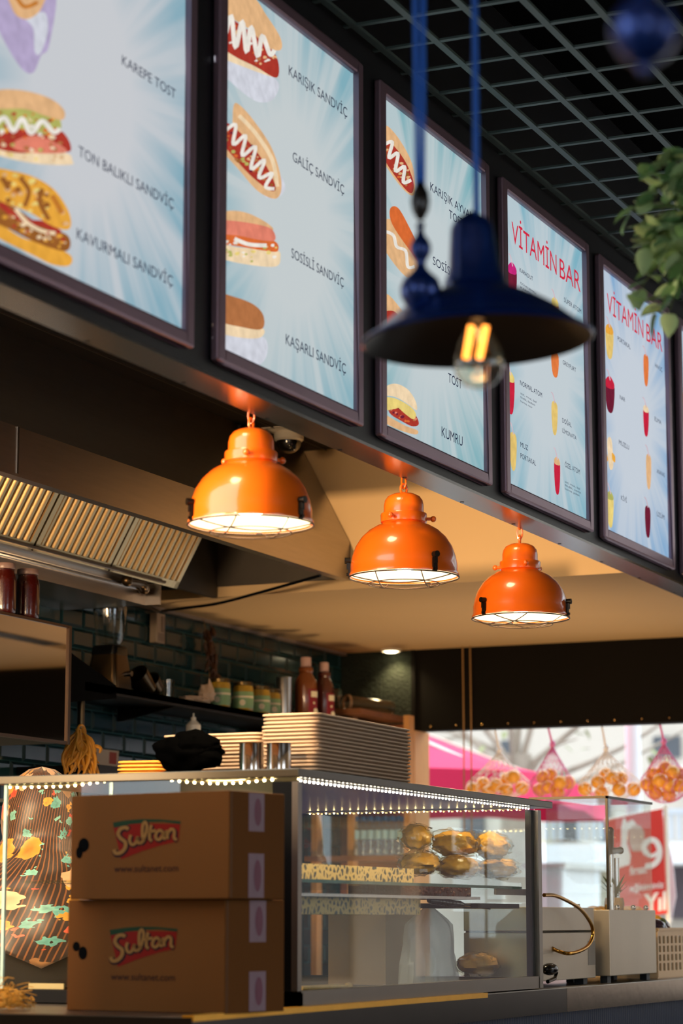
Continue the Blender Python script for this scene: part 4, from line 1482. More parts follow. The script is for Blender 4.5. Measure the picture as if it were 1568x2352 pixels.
bc_ = thing('back_counter', 'steel back counter along the foot of the tiled wall', 'counter', (-4.2, 7.4, 0))
MB().box((XT + 0.012, 5.2, 0), (-3.95, 9.9, 0.86)).build('cupboard', m_steel_dull, bc_, smooth=0)
MB().box((XT + 0.012, 5.2, 0.86), (-3.92, 9.9, 0.90)).build('worktop', m_steel, bc_, smooth=0)

# ------------------------------------------------------------------ service counter
KX, KY = -2.385, 4.57
m_ktop = mat('steel worktop', (120, 112, 104), 0.28, metal=0.9, var=0.2, vscale=5)
ct = thing('service_counter', 'long service counter with steel top over dark blue ribbed front', 'counter', (-2.9, 6.8, 0))
MB().box((-3.24, KY, 0.93), (KX, 9.0, 1.0)).build('worktop', m_ktop, ct, smooth=0, bevel=0.002)
fs_ = MB()
fs_.box((KX, KY, 0.929), (KX + 0.004, 6.975, 0.998), 2)
fs_.box((KX, 6.977, 0.929), (KX + 0.004, 9.0, 0.998))
fs_.box((-3.24, KY - 0.004, 0.929), (KX + 0.004, KY, 0.998), 1)
fs_.build('fascia_strip', [mat('scratched steel', (128, 116, 104), 0.24, metal=1.0, var=0.22, vscale=6, bump=0.03, bscale=30), m_blackgloss, mat('smoked fascia plate', (52, 46, 42), 0.28, metal=0.7, var=0.3, vscale=9)], ct, smooth=0)
et = MB()  # gold of the reflected LED light, put into the colour of a strip
et.box((KX - 0.02, KY - 0.003, 0.9985), (KX + 0.008, 6.3, 1.003))
et.box((KX + 0.0042, KY - 0.003, 0.990), (KX + 0.008, 6.3, 0.9985))
et.build('edge_trim', mat('LED gold edge', (236, 176, 62), 0.38, metal=0.8, var=0.12, vscale=20), ct, smooth=0, label='thin edge trim coloured gold for the reflected LED light')
rb = MB()
n = 0
y = KY + 0.03
prof = []
while y < 8.98:
    prof += [(KX - 0.03, y), (KX - 0.024, y + 0.004), (KX - 0.024, y + 0.012), (KX - 0.03, y + 0.016)]
    y += 0.020
vs = [V((a, b, 0.0)) for a, b in prof] + [V((a, b, 0.929)) for a, b in prof]
N_ = len(prof)
rb.add(vs, [(i, i + 1, N_ + i + 1, N_ + i) for i in range(N_ - 1)])
rb.box((-3.23, KY + 0.03, 0), (KX - 0.031, 8.98, 0.93))
rb.build('ribbed_front', mat('midnight ribbed panel', (26, 36, 62), 0.45, var=0.1), ct, smooth=0)

# ------------------------------------------------------------------ lit glass display case
CY0, CY1, CX0, CX1, CZ0, CZ1 = 5.125, 6.815, -3.20, -2.40, 1.003, 1.548
m_alu = mat('grey aluminium', (122, 114, 106), 0.35, metal=0.9, var=0.06)
m_alud = mat('dark aluminium', (10, 9, 9), 0.5, var=0.08, spec=0.15)
m_pane = thin_glass('case glass', (0.965, 0.985, 0.975), 1.55, 1.5)
m_green = mat('green glass edge', (40, 92, 74), 0.12, var=0.1, coat=0.5)
dcx = thing('display_case', 'lit glass display case of pastries on the service counter', 'display case', (-2.8, 5.95, CZ0))
fr = MB()
fr.box((CX0, CY0, CZ0), (CX1, CY0 + 0.03, CZ0 + 0.03), 1)
fr.box((CX1 - 0.035, CY0, CZ0), (CX1, CY1, CZ0 + 0.034), 0)
fr.box((CX0, CY0, CZ0), (CX0 + 0.03, CY1, CZ0 + 0.03), 1)
fr.box((CX0, CY1 - 0.03, CZ0), (CX1, CY1, CZ0 + 0.03), 1)
fr.box((CX0 + 0.03, CY0 + 0.03, CZ0), (CX1 - 0.035, CY1 - 0.03, CZ0 + 0.012), 1)
fr.build('base_frame', [m_alu, m_alud], dcx, smooth=0)
ps_ = MB().box((CX1 - 0.066, CY0, CZ0 + 0.03), (CX1 - 0.016, CY0 + 0.04, CZ1 - 0.03), 1)
ps_.box((CX1 - 0.016, CY0, CZ0), (CX1, CY0 + 0.022, CZ1 - 0.03), 0)
ps_.build('corner_post', [m_alu, m_alud], dcx, smooth=0)
q = MB()
q.box((CX1 - 0.03, CY1 - 0.052, CZ0 + 0.03), (CX1 - 0.012, CY1 - 0.028, CZ1 - 0.03), 1)
q.box((CX1 - 0.020, CY1 - 0.028, CZ0), (CX1 + 0.002, CY1, CZ1 - 0.03), 0)
q.build('corner_post', [m_alu, m_alud], dcx, smooth=0)
MB().box((CX0, CY1 - 0.03, CZ0 + 0.03), (CX0 + 0.03, CY1, CZ1 - 0.03)).build('corner_post', m_alud, dcx, smooth=0)
tp_ = MB()
tp_.box((CX0 - 0.02, CY0 - 0.004, CZ1 - 0.020), (CX1 + 0.004, CY1 + 0.10, CZ1))
tp_.build('top_panel', mat('satin steel top', (94, 87, 75), 0.30, metal=0.95, var=0.08), dcx, smooth=0, bevel=0.002)
MB().box((CX1 - 0.012, CY0 + 0.022, CZ0 + 0.034), (CX1 - 0.008, CY1 - 0.028, CZ1 - 0.02)).build('front_glass', thin_glass('front pane glass', (0.955, 0.98, 0.97), 1.05, 1.5), dcx, smooth=0)
MB().box((CX0, CY0 + 0.006, CZ0 + 0.03), (CX1 - 0.066, CY0 + 0.010, CZ1 - 0.02)).build('end_glass', m_pane, dcx, smooth=0)
MB().box((CX0 + 0.03, CY1 - 0.018, CZ0 + 0.03), (CX1 - 0.03, CY1 - 0.014, CZ1 - 0.02)).build('end_glass', m_pane, dcx, smooth=0)
ge = MB()
ge.box((CX0 - 0.001, CY0 + 0.004, CZ0 + 0.03), (CX0 + 0.007, CY0 + 0.012, CZ1 - 0.02))
ge.build('glass_edge', mat('pale glass edge', (170, 196, 188), 0.1, var=0.05, coat=0.5), dcx, smooth=0)
MB().box((-2.905, CY0 + 0.004, CZ0 + 0.03), (-2.900, CY0 + 0.012, CZ1 - 0.02)).build('glass_edge', mat('pale glass edge', (170, 196, 188), 0.1, var=0.05, coat=0.5), dcx, smooth=0)
SHZ = 1.288
gs = MB()
gs.box((CX0 + 0.03, CY0 + 0.05, SHZ), (CX1 - 0.045, CY1 - 0.05, SHZ + 0.006), 0)
gs.box((CX1 - 0.045, CY0 + 0.05, SHZ - 0.001), (CX1 - 0.0425, CY1 - 0.05, SHZ + 0.007), 1)
gs.build('glass_shelf', [thin_glass('shelf glass', (0.86, 0.95, 0.91), 1.3, 1.5), m_green], dcx, smooth=0)
MB().box((-2.72, 6.42, 1.232), (CX1 - 0.05, CY1 - 0.055, 1.245)).build('inner_tray', m_alud, dcx, smooth=0)

# LED strips: a backing tape and its single LEDs
m_led = emis('LED glow', (255, 222, 150), 40.0, 0.02)
m_ledw = emis('LED glow white', (255, 240, 222), 42.0, 0.02)


def led_strip(label, path, n, m, r=0.0030, back=V((0, 0, 0.004))):
    pts = path
    t = thing('led_strip', label, 'LED strip', pts[0], 'LED strips in the display case')
    MB().tube([p + back for p in pts], 0.0028, 6).build('tape', mat('LED tape', (226, 206, 160), 0.5), t)
    seg = [0]
    for a, b in zip(pts, pts[1:]):
        seg.append(seg[-1] + (b - a).length)
    base = None
    for i in range(n):
        s = seg[-1] * (i + 0.5) / n
        k = max(j for j in range(len(seg)) if seg[j] <= s)
        k = min(k, len(pts) - 2)
        p = pts[k].lerp(pts[k + 1], (s - seg[k]) / max(1e-9, seg[k + 1] - seg[k]))
        if base is None:
            base = MB().ball(p, r, 8, 6).build('led', m, t)
            p0 = p
        else:
            c = base.copy()
            COL.objects.link(c)
            c.location = base.location + (p - p0)
    return t


zl = CZ1 - 0.026
yl = CY0 + 0.022
led_strip('row of white LEDs under the top edge of the display case, along its front glass', [V((CX1 - 0.022, CY0 + 0.05, zl)), V((CX1 - 0.022, CY1 - 0.03, zl))], 66, m_ledw, 0.0026)
w_ = [PY(u, v, yl) for u, v in ((15, 1808), (60, 1808), (110, 1807), (150, 1806), (190, 1802), (225, 1797), (262, 1791), (300, 1788), (340, 1786), (367, 1788), (400, 1793), (440, 1797), (480, 1799), (520, 1799), (560, 1797), (600, 1793), (634, 1790))]
led_strip('sagging row of LEDs along the left end glass of the display case', w_, 36, m_led, 0.0034)
led_strip('row of LEDs across the far end glass of the display case', [V((CX0 + 0.05, CY1 - 0.03, 1.520)), V((CX1 - 0.05, CY1 - 0.03, 1.520))], 26, m_led, 0.0026)
for p_, sx_, sy_, pw_ in (((CX1 - 0.024, (CY0 + CY1) / 2, CZ1 - 0.0215), 0.006, 1.6, 16.0), (((CX0 + CX1) / 2, CY0 + 0.024, CZ1 - 0.0215), 0.7, 0.006, 2.0)):
    lamp('AREA', 'LED strip light', p_, pw_, (1.0, 0.78, 0.46), sx_, None, size_y=sy_)

# ------------------------------------------------------------------ in the case
m_bread = mat('golden pastry', (232, 164, 54), 0.35, var=0.45, vscale=22, bump=0.5, bscale=45, coat=0.5)
m_wrap = thin_glass('cellophane', (0.98, 0.96, 0.90), 1.8, 1.45, 0.12)
lo = ('top left of the bagged loaves on the glass shelf', 'top middle of the bagged loaves on the glass shelf', 'top right of the bagged loaves on the glass shelf',
      'bottom left of the bagged loaves on the glass shelf', 'bottom middle of the bagged loaves on the glass shelf', 'bottom right of the bagged loaves on the glass shelf')
for i, (u, v, wd, ht) in enumerate(((955, 1923, 72, 58), (1043, 1938, 108, 62), (1130, 1944, 84, 62), (964, 1982, 96, 52), (1052, 1990, 100, 50), (1143, 1994, 92, 46))):
    p = PX(u, v, -2.70 - 0.03 * (i % 2))
    d = (p - CAM).dot(_F)
    k = d / FPX
    b = thing('wrapped_loaf', 'golden pastry in clear film, ' + lo[i], 'pastry', p - V((0, 0, ht * k * 0.5)), 'bagged loaves on the glass shelf')
    r = V((wd * k * 0.50, wd * k * 0.50, ht * k * 0.50))
    MB().ball(p, r * 0.95, 28, 18, 0, 0.28, 2.6, 3.1 * i).build('loaf', m_bread, b, smooth=60)
    MB().ball(p, r * 1.10, 26, 16, 0, 0.34, 3.4, 3.1 * i + 1).build('wrapper', m_wrap, b, smooth=20)

p0, p1 = PX(950, 2052, -2.47), PX(1070, 2052, -2.47)
cz = PX(1000, 2058, -2.47).z
cake = MB()
cake.box((-2.66, p0.y, cz), (-2.455, p1.y, cz + 0.026))
for i in range(90):
    c = V((rnd.uniform(-2.65, -2.46), rnd.uniform(p0.y, p1.y), cz + 0.026))
    if rnd.random() < 0.6:
        c = V((-2.455, rnd.uniform(p0.y, p1.y), cz + rnd.uniform(0.002, 0.024)))
    cake.ball(c, rnd.uniform(0.003, 0.006), 7, 5)
tag(cake.build('chocolate_slab', mat('chocolate cake', (92, 42, 24), 0.6, var=0.6, vscale=40, bump=0.5)), 'dark crumbly chocolate slab under the front of the glass shelf', 'cake')
# tray under the slab
MBt = MB().box((-2.70, 5.16, cz - 0.008), (-2.45, 6.44, cz - 0.0005))
tag(MBt.build('cake_tray', m_trim), 'thin steel tray under the chocolate slab', 'tray')


def pattern_mat(name):
    mt = bpy.data.materials.new(name)
    mt.use_nodes = True
    nt = mt.node_tree
    b = nt.nodes['Principled BSDF']
    tc = nt.nodes.new('ShaderNodeTexCoord')
    v1 = nt.nodes.new('ShaderNodeTexVoronoi')
    v1.inputs['Scale'].default_value = 55
    v1.feature = 'DISTANCE_TO_EDGE'
    nt.links.new(tc.outputs['Object'], v1.inputs['Vector'])
    n1 = nt.nodes.new('ShaderNodeTexNoise')
    n1.inputs['Scale'].default_value = 60
    nt.links.new(tc.outputs['Object'], n1.inputs['Vector'])
    ad = nt.nodes.new('ShaderNodeMath')
    ad.operation = 'MULTIPLY'
    nt.links.new(v1.outputs['Distance'], ad.inputs[0])
    nt.links.new(n1.outputs['Fac'], ad.inputs[1])
    rp = nt.nodes.new('ShaderNodeValToRGB')
    rp.color_ramp.elements[0].position = 0.05
    rp.color_ramp.elements[0].color = lin((214, 178, 104)) + [1]
    rp.color_ramp.elements[1].position = 0.12
    rp.color_ramp.elements[1].color = lin((58, 50, 34)) + [1]
    nt.links.new(ad.outputs[0], rp.inputs[0])
    nt.links.new(rp.outputs[0], b.inputs['Base Color'])
    b.inputs['Roughness'].default_value = 0.4
    return mt


m_pat = pattern_mat('gold patterned card')
for (vt, vb, x, u0, u1, lab) in ((1988, 2020, -2.50, 690, 950, 'upper gold and black patterned cake card in the left of the case'),
                                 (2048, 2086, -2.49, 690, 965, 'lower gold and black patterned cake card in the left of the case')):
    a, b = PX(u0, vt, x), PX(u1, vt, x)
    z1, z0 = PX(800, vt, x).z, PX(800, vb, x).z
    if vt == 1988:
        z0 = SHZ + 0.0075
        z1 = max(z1, z0 + 0.022)
    else:
        z1, z0 = cz - 0.0095, cz - 0.05
    tag(MB().box((x - 0.22, max(a.y, 5.2), z0), (x, b.y, z1)).build('cake_card', m_pat, smooth=0), lab, 'cake card', 'patterned cake cards')
p = PX(865, 1990, -2.6)
tag(MB().lathe([(0, 0.0), (0.10, 0.0), (0.135, 0.010), (0.14, 0.014), (0.135, 0.015), (0.10, 0.005), (0, 0.004)], (-2.66, p.y + .02, SHZ + 0.031), 40).build('round_plate', mat('cream plate', (226, 200, 160), 0.3, coat=0.3)),
    'cream round plate on top of the patterned card', 'plate')
# cake server, bread bag, plastic bag, rope end on the case floor
a, b, c = PX(985, 2068, -2.47), PX(1062, 2078, -2.47), PX(1125, 2088, -2.47)
kn = thing('cake_server', 'cake server with ribbed black handle and bright blade in the case', 'cake server', b)
kh = MB().tube([a.lerp(b, t) for t in (0, .08, .3, .6, .9, 1)], [0.007, 0.010, 0.009, 0.009, 0.010, 0.007], 12)
for k in range(8):
    t = 0.12 + k * 0.1
    kh.tube([a.lerp(b, t), a.lerp(b, t + 0.035)], 0.0102, 12)
kh.build('handle', m_blackgloss, kn)
MB().tube([b, b.lerp(c, 0.5) + V((0, 0, 0.002)), c], [0.004, 0.005, 0.002], 8).build('blade', m_trim, kn)
p = PX(1098, 2232, -2.62) + V((0, 0, 0.02))
b = thing('wrapped_loaf', 'pale bread in clear film lying on the case floor', 'pastry', (p.x, p.y, CZ0 + 0.013), 'bread on the case floor')
MB().ball(p, (0.05, 0.105, 0.032), 26, 16, 0, 0.25, 2.4, 8).build('loaf', mat('pale bread', (206, 158, 92), 0.5, var=0.25, vscale=20), b, smooth=60)
MB().ball(p, (0.058, 0.118, 0.037), 24, 14, 0, 0.3, 3.2, 9).build('wrapper', m_wrap, b, smooth=20)
# upright white plastic bag
p = PX(985, 2180, -2.60)
zt_, zb_ = PX(985, 2086, -2.60).z, CZ0 + 0.016
rings = []
for i in range(15):
    t = i / 14
    z = zb_ + (zt_ - zb_) * t
    r = 0.095 * (1 - 0.25 * t) if t < 0.8 else 0.095 * (0.8 - 1.5 * (t - 0.8) / 0.2 * 0.4)
    ring = []
    for k in range(32):
        q_ = 2 * math.pi * k / 32
        f = 1 + 0.14 * math.sin(q_ * 7 + t * 3) + 0.10 * mnoise.noise(V((math.cos(q_) * 2, math.sin(q_) * 2, t * 4)))
        ring.append(V((p.x + r * 0.75 * f * math.cos(q_), p.y + r * 1.15 * f * math.sin(q_), z)))
    rings.append(ring)
tag(MB().loft(rings).build('plastic_bag', mat('milky plastic', (200, 196, 196), 0.35, var=0.1, alpha=0.55, coat=0.3), smooth=60), 'milky white plastic bag standing on the case floor', 'bag')
p0, p1 = PX(692, 2270, -2.50), PX(800, 2264, -2.50)
rp_ = MB().tube([p0, p0.lerp(p1, 0.7), p1.lerp(p0, 0.1), p1 + V((0, 0.02, 0))], [0.006, 0.006, 0.004, 0.002], 10)
rp_.ball(p1, (0.008, 0.022, 0.007), 12, 8)
tag(rp_.build('rope_end', mat('pale rope', (222, 178, 104), 0.7, var=0.3, vscale=80)), 'pale knotted rope end lying low in the left of the case', 'rope')
a, b = PX(885, 2092, -2.75), PX(945, 2130, -2.75)
cb_ = MB().box((-2.93, a.y, CZ0 + 0.013), (-2.75, b.y + 0.03, a.z))
tag(cb_.build('carton', mat('tan carton', (112, 84, 58), 0.6)), 'plain tan carton standing behind the milky plastic bag', 'carton')
a, b = PX(1140, 2040, -2.45), PX(1224, 2057, -2.45)
tag(MB().box((-2.458, a.y, b.z), (-2.452, b.y, a.z)).build('price_card', mat('grey card', (120, 104, 100), 0.6)), 'plain grey card leaning at the right end of the case', 'card')
a, b = PY(68, 2258, 5.155), PY(148, 2272, 5.155)
tag(MB().box((a.x, 5.150, b.z), (b.x, 5.155, a.z)).build('paper_strip', mat('pale paper strip', (196, 170, 120), 0.7)), 'pale printed paper strip at the foot of the left end glass', 'paper')

# ------------------------------------------------------------------ on top of the case
m_foam = mat('white foam', (196, 166, 136), 0.7, var=0.03, vscale=3)
m_foamy = mat('yellow foam', (238, 172, 64), 0.7, var=0.04, vscale=3)


def tray_mesh(L, W, H=0.020):
    def rr(hx, hy, z, r, n=5):
        pts = []
        for sx, sy, a0 in ((1, 1, 0), (-1, 1, 90), (-1, -1, 180), (1, -1, 270)):
            for k in range(n + 1):
                a = math.radians(a0 + 90 * k / n)
                pts.append(V((sx * (hx - r) + r * math.cos(a), sy * (hy - r) + r * math.sin(a), z)))
        return pts
    hx, hy = W / 2, L / 2
    mb = MB()
    mb.loft([rr(hx - .010, hy - .010, 0, .02), rr(hx - .0035, hy - .0035, .0042, .022), rr(hx, hy, .0048, .024), rr(hx, hy, .0086, .024), rr(hx - .002, hy - .002, .0092, .022),
             rr(hx - .006, hy - .006, .0088, .02), rr(hx - .012, hy - .012, .0030, .018)])
    return mb


def tray_stack(label, group, x, y, z, L, W, n, pitch, m, seed, rotz=0.0):
    rn = random.Random(seed)
    base = tray_mesh(L, W).build('foam_tray', m, origin=(0, 0, 0))
    tag(base, label, 'foam tray', group)
    for i in range(n):
        o_ = base if i == 0 else base.copy()
        if i:
            COL.objects.link(o_)
        o_.location = (x + rn.uniform(-.0015, .0015), y + rn.uniform(-.002, .002), z + i * pitch)
        o_.rotation_euler.z = rotz + rn.uniform(-0.006, 0.006)


ty0, ty1 = 5.262, 5.862
tray_stack('white foam tray in the tall stack at the front corner of the case top', 'tall stack of foam trays', -2.49, (ty0 + ty1) / 2, CZ1 + 0.001, ty1 - ty0, 0.155, 15, 0.0094, m_foam, 1)
tray_stack('white foam tray in the low stack behind the black bundle', 'low stack of foam trays', -2.79, 5.60, CZ1 + 0.001, 0.34, 0.28, 12, 0.0094, m_foam, 2)
tray_stack('yellow foam tray in the short stack left of the black bundle', 'short stack of yellow trays', PY(322, 1760, 5.42).x, 5.46, CZ1 + 0.001, 0.15, 0.125, 5, 0.0094, m_foamy, 3, 0.2)
for (u, lab) in ((575, 'small shiny steel tin on the case top beside the black bundle'), (638, 'small shiny steel tin on the case top beside the tall foam tray stack')):
    q = PY(u, 1765, 5.17)
    h = PY(u, 1707, 5.17).z - CZ1
    r = 0.029
    tb = MB().lathe([(0, 0.0005), (r, 0.0005), (r, h - 0.003), (r + .002, h), (r - .001, h), (r - .002, 0.004), (0, 0.003)], (q.x, 5.175, CZ1), 32)
    tag(tb.build('steel_tin', mat('mirror tin', (190, 180, 172), 0.12, metal=1.0, var=0.03)), lab, 'tin', 'steel tins on the case top')
# crumpled black bundle
c = PY(432, 1735, 5.27)
bb = MB()
k = 5.7 / FPX
bb.ball(V((c.x, 5.28, CZ1 + 0.038)), (0.088, 0.062, 0.048), 36, 20, 0, 0.30, 2.2, 4.4)
bb.ball(V((c.x + 0.02, 5.27, CZ1 + 0.052)), (0.062, 0.05, 0.036), 30, 16, 0, 0.35, 2.6, 6.0)
bb.ball(V((c.x + 0.06, 5.26, CZ1 + 0.022)), (0.035, 0.035, 0.022), 20, 12, 0, 0.3, 2.5, 9.0)
dz = CZ1 + 0.0005 - min(p.z for p in bb.v)
bb.v = [p + V((0, 0, dz)) for p in bb.v]
tag(bb.build('cloth_bundle', mat('black cloth', (3, 3, 3), 1.0, var=0.2, bump=0.2, bscale=25, spec=0.0), smooth=70), 'crumpled black cloth bundle lying on the display case top', 'cloth')

# ------------------------------------------------------------------ two cartons on the counter ledge
m_card = mat('brown cardboard', (104, 64, 28), 0.75, var=0.05, vscale=2.5, bump=0.04, bscale=140, spec=0.1)
m_cards = mat('cardboard edge', (98, 64, 36), 0.8)
m_lred = mat('logo red', (116, 20, 11), 0.6, spec=0.1)
m_lgrn = mat('logo green', (28, 52, 32), 0.6, spec=0.1)
m_ltan = mat('logo tan', (134, 96, 50), 0.6, spec=0.1)
m_ldrk = mat('logo dark', (44, 20, 20), 0.6, spec=0.1)
m_url = mat('print maroon', (40, 16, 17), 0.6, spec=0.1)
m_tape = mat('printed tape', (122, 96, 112), 0.3, var=0.1)
m_tapem = mat('tape maroon print', (104, 44, 72), 0.4)


def carton(label, corner_px, dist, du, dv, h, wl, ws, rot, hole, tapes):
    cpt = PD(corner_px[0], corner_px[1], dist)
    e1 = V((math.sin(rot), math.cos(rot), 0))
    e2 = V((-math.cos(rot), math.sin(rot), 0))
    up_ = V((0, 0, 1))
    nf = -e1
    ns = -e2
    z0, z1 = h
    b0 = V((cpt.x, cpt.y, z0))
    t = thing('carton', label, 'carton', b0 + e1 * ws / 2 + e2 * wl / 2, 'cartons stacked on the counter ledge')
    P = lambda a, b, z: V((b0.x, b0.y, z)) + e2 * a + e1 * b
    bd = MB()
    bd.hexa([P(0, 0, z0), P(wl, 0, z0), P(wl, ws, z0), P(0, ws, z0), P(0, 0, z1), P(wl, 0, z1), P(wl, ws, z1), P(0, ws, z1)])
    bd.build('box_body', m_card, t, smooth=0, bevel=0.002)
    ff = b0 + nf * 0.0006
    mp = lambda pts, lift: [PPL(u + du, v + dv, ff + nf * lift, nf) for u, v in pts]
    S2 = lambda pts: [(150 + a / 2.851, 1780 + b / 2.851) for a, b in pts]
    lg = MB()

    def fill(pts, mi, lift, sm=False):
        p = mp(pts, lift)
        if sm:
            p = cr(p, 4, True)
        c = sum(p, V((0, 0, 0))) / len(p)
        n = len(p)
        lg.add(p + [c], [(i, (i + 1) % n, n) for i in range(n)], mi)
    fill(S2([(314, 340), (420, 322), (540, 318), (650, 318), (752, 322), (740, 436), (640, 456), (500, 500), (366, 553)]), 0, 0.0000)
    gp_ = [(311, 311), (400, 297), (500, 289), (620, 291), (756, 304)]
    gq = [(752, 322), (640, 306), (540, 308), (430, 322), (318, 346)]
    a, b = mp(S2(gp_), 0.0002), mp(S2(list(reversed(gq))), 0.0002)
    lg.add(a + b, [(i, i + 1, 5 + i + 1, 5 + i) for i in range(4)], 1)
    letters = [[(412, 356), (395, 344), (362, 352), (345, 385), (362, 415), (392, 440), (390, 478), (362, 508), (328, 512), (318, 488)],
               [(428, 392), (420, 428), (434, 456), (458, 446), (474, 402)], [(474, 402), (472, 438), (490, 448)],
               [(490, 448), (512, 424), (534, 346), (522, 308), (506, 334), (504, 400), (516, 436)],
               [(562, 326), (552, 380), (552, 418), (566, 432)], [(532, 374), (592, 364)],
               [(640, 376), (618, 362), (596, 380), (592, 410), (610, 424), (632, 404), (644, 368)], [(644, 368), (640, 406), (656, 418)],
               [(664, 360), (668, 418)], [(668, 386), (690, 356), (712, 366), (712, 412), (730, 424)]]
    for wd, mi, lift, off in ((11.5, 3, 0.0004, 2.0), (6.6, 2, 0.0006, 0.0)):
        for Lt in letters:
            l_, r_ = stroke2([(x + off, y + off) for x, y in S2(Lt)], wd * (1.25 if Lt[0] == (412, 356) else 1.0), 5)
            n = len(l_)
            vs = mp([(q.x, q.y) for q in l_ + r_], lift)
            lg.add(vs, [(i, i + 1, n + i + 1, n + i) for i in range(n - 1)], mi)
    lg.build('logo', [m_lred, m_lgrn, m_ltan, m_ldrk], t, smooth=0, label='red and green printed logo with slanted lettering')
    tx = MB()
    a = PPL(262 + du, 2003.5 + dv, ff, nf)
    b = PPL(409 + du, 2003.5 + dv, ff, nf)
    put_text(tx, 'www.sultanet.com', a, V((b - a).to_tuple()[:2] + (0,)), V((0, 0, (PPL(262 + du, 1987 + dv, ff, nf) - a).z)), 0, 0.006)
    tx.build('lettering', m_url, t, smooth=0)
    hm = MB()
    for (u, v, ru, rv) in hole:
        c = PPL(u, v, ff, nf)
        k = (c - CAM).dot(_F) / FPX
        hm.add([c + e2 * ru * k * math.cos(q) + up_ * rv * k * math.sin(q) for q in [2 * math.pi * i / 20 for i in range(20)]], [tuple(range(20))])
    hm.build('handle_hole', m_dark, t, smooth=0)
    sf_ = b0 + ns * 0.0006
    for (s0, s1, za, zb) in tapes:
        tm_ = MB()
        q0 = lambda f, z, l: V((b0.x, b0.y, z)) + e1 * ws * f + ns * l
        tm_.add([q0(s0, za, .0006), q0(s1, za, .0006), q0(s1, zb, .0006), q0(s0, zb, .0006)], [(0, 1, 2, 3)], 0)
        m0, m1 = s0 + (s1 - s0) * 0.35, s0 + (s1 - s0) * 0.8
        zc, hh = (za + zb) / 2, abs(zb - za) * 0.36
        tm_.add([q0((m0 + m1) / 2 + (m1 - m0) / 2 * math.cos(q), zc + hh * math.sin(q), .0012) for q in [2 * math.pi * i / 20 for i in range(20)]], [tuple(range(20))], 1)
        tm_.build('tape', [m_tape, m_tapem], t, smooth=0)
    ed = MB()
    ed.hexa([P(-0.0015, 0.004, z0 + .002), P(0, 0.004, z0 + .002), P(0, 0.010, z0 + .002), P(-0.0015, 0.010, z0 + .002),
             P(-0.0015, 0.004, z1 - .002), P(0, 0.004, z1 - .002), P(0, 0.010, z1 - .002), P(-0.0015, 0.010, z1 - .002)])
    ed.build('flap_edge', m_cards, t, smooth=0)
    return t


DB = 5.20
ztop_ = PD(527, 1815, DB).z
zmid = PD(527, 2065, DB).z
zlow = 1.0005
carton('brown cardboard carton with a red logo, upper of the two before the display case', (527, 1815), DB, 0, 0, (zmid + 0.0005, ztop_), 0.442, 0.205, math.radians(10),
       [(192, 1941, 16, 16), (182, 1958, 10, 14)], [(0.34, 0.62, ztop_ - 0.085, ztop_ - 0.002), (0.34, 0.62, zmid + 0.003, zmid + 0.098)])
carton('brown cardboard carton with a red logo, lower of the two before the display case', (517, 2068), DB, -7.5, 247, (zlow, zmid), 0.440, 0.220, math.radians(10),
       [(190, 2189, 13, 15), (175, 2174, 11, 11)], [(0.40, 0.68, zmid - 0.092, zmid - 0.002), (0.40, 0.68, zlow + 0.003, zlow + 0.088)])

# golden raffia lying at the left on the ledge
rf = MB()
rnd = random.Random(21)
for i in range(420):
    c = PZ(rnd.uniform(-90, 138), 2300, 1.0)
    x = rnd.uniform(-3.30, -2.905)
    y = 4.72 + 0.22 * (x + 3.3) * -0.2 + rnd.uniform(-0.03, 0.10)
    z = 1.004 + min(0.05, abs(rnd.gauss(0, 0.022)))
    d = V((1, rnd.uniform(-.5, .5), rnd.uniform(-.25, .25))).normalized() * rnd.uniform(0.03, 0.08)
    e = V((x, y, z))
    f = e + d
    f.z = max(f.z, 1.003)
    f.x = min(f.x, -2.90)
    rf.tube([e, e.lerp(f, 0.5) + V((0, 0, rnd.uniform(0, 0.012))), f], 0.0013, 4)
tag(rf.build('raffia_bundle', mat('golden raffia', (196, 138, 40), 0.6, var=0.4, vscale=40)), 'loose bundle of golden raffia on the counter left of the cartons', 'raffia')

# ------------------------------------------------------------------ person behind the case, seen from the back
def skin_mesh(name, pts, edges, radii, root, m, parent, sub=2):
    o0 = wloc(parent)
    me = bpy.data.meshes.new(name)
    me.from_pydata([V(p) - o0 for p in pts], edges, [])
    ob = bpy.data.objects.new(name, me)
    COL.objects.link(ob)
    sk = ob.modifiers.new('skin', 'SKIN')
    sk.use_smooth_shade = True
    lay = me.skin_vertices[0].data
    for i, r in enumerate(radii):
        lay[i].radius = (r, r) if not isinstance(r, tuple) else r
        lay[i].use_root = (i == root)
    su = ob.modifiers.new('sub', 'SUBSURF')
    su.levels = sub
    su.render_levels = sub
    dg = bpy.context.evaluated_depsgraph_get()
    dg.update()
    m2 = bpy.data.meshes.new_from_object(ob.evaluated_get(dg))
    m2.materials.clear()
    m2.materials.append(m)
    m2.polygons.foreach_set('use_smooth', [True] * len(m2.polygons))
    bpy.data.objects.remove(ob)
    o2 = bpy.data.objects.new(name, m2)
    COL.objects.link(o2)
    o2.parent = parent
    return o2


PB = V((-3.575, 5.93, 0))
fw_ = V((-0.55, 0.83, 0)).normalized()          # the way the person faces: away from the camera
rt_ = V((fw_.y, -fw_.x, 0))
pers = thing('person', 'person in a floral striped headscarf and black clothes, seen from behind through the case', 'person', PB)
W = lambda f, r, z: PB + fw_ * f + rt_ * r + V((0, 0, z))
m_skin = mat('skin', (196, 142, 108), 0.5, var=0.06, vscale=12)
pts, eds, rad = [], [], []


def jn(p, r, par=None):
    pts.append(p)
    rad.append(r)
    if par is not None:
        eds.append((par, len(pts) - 1))
    return len(pts) - 1


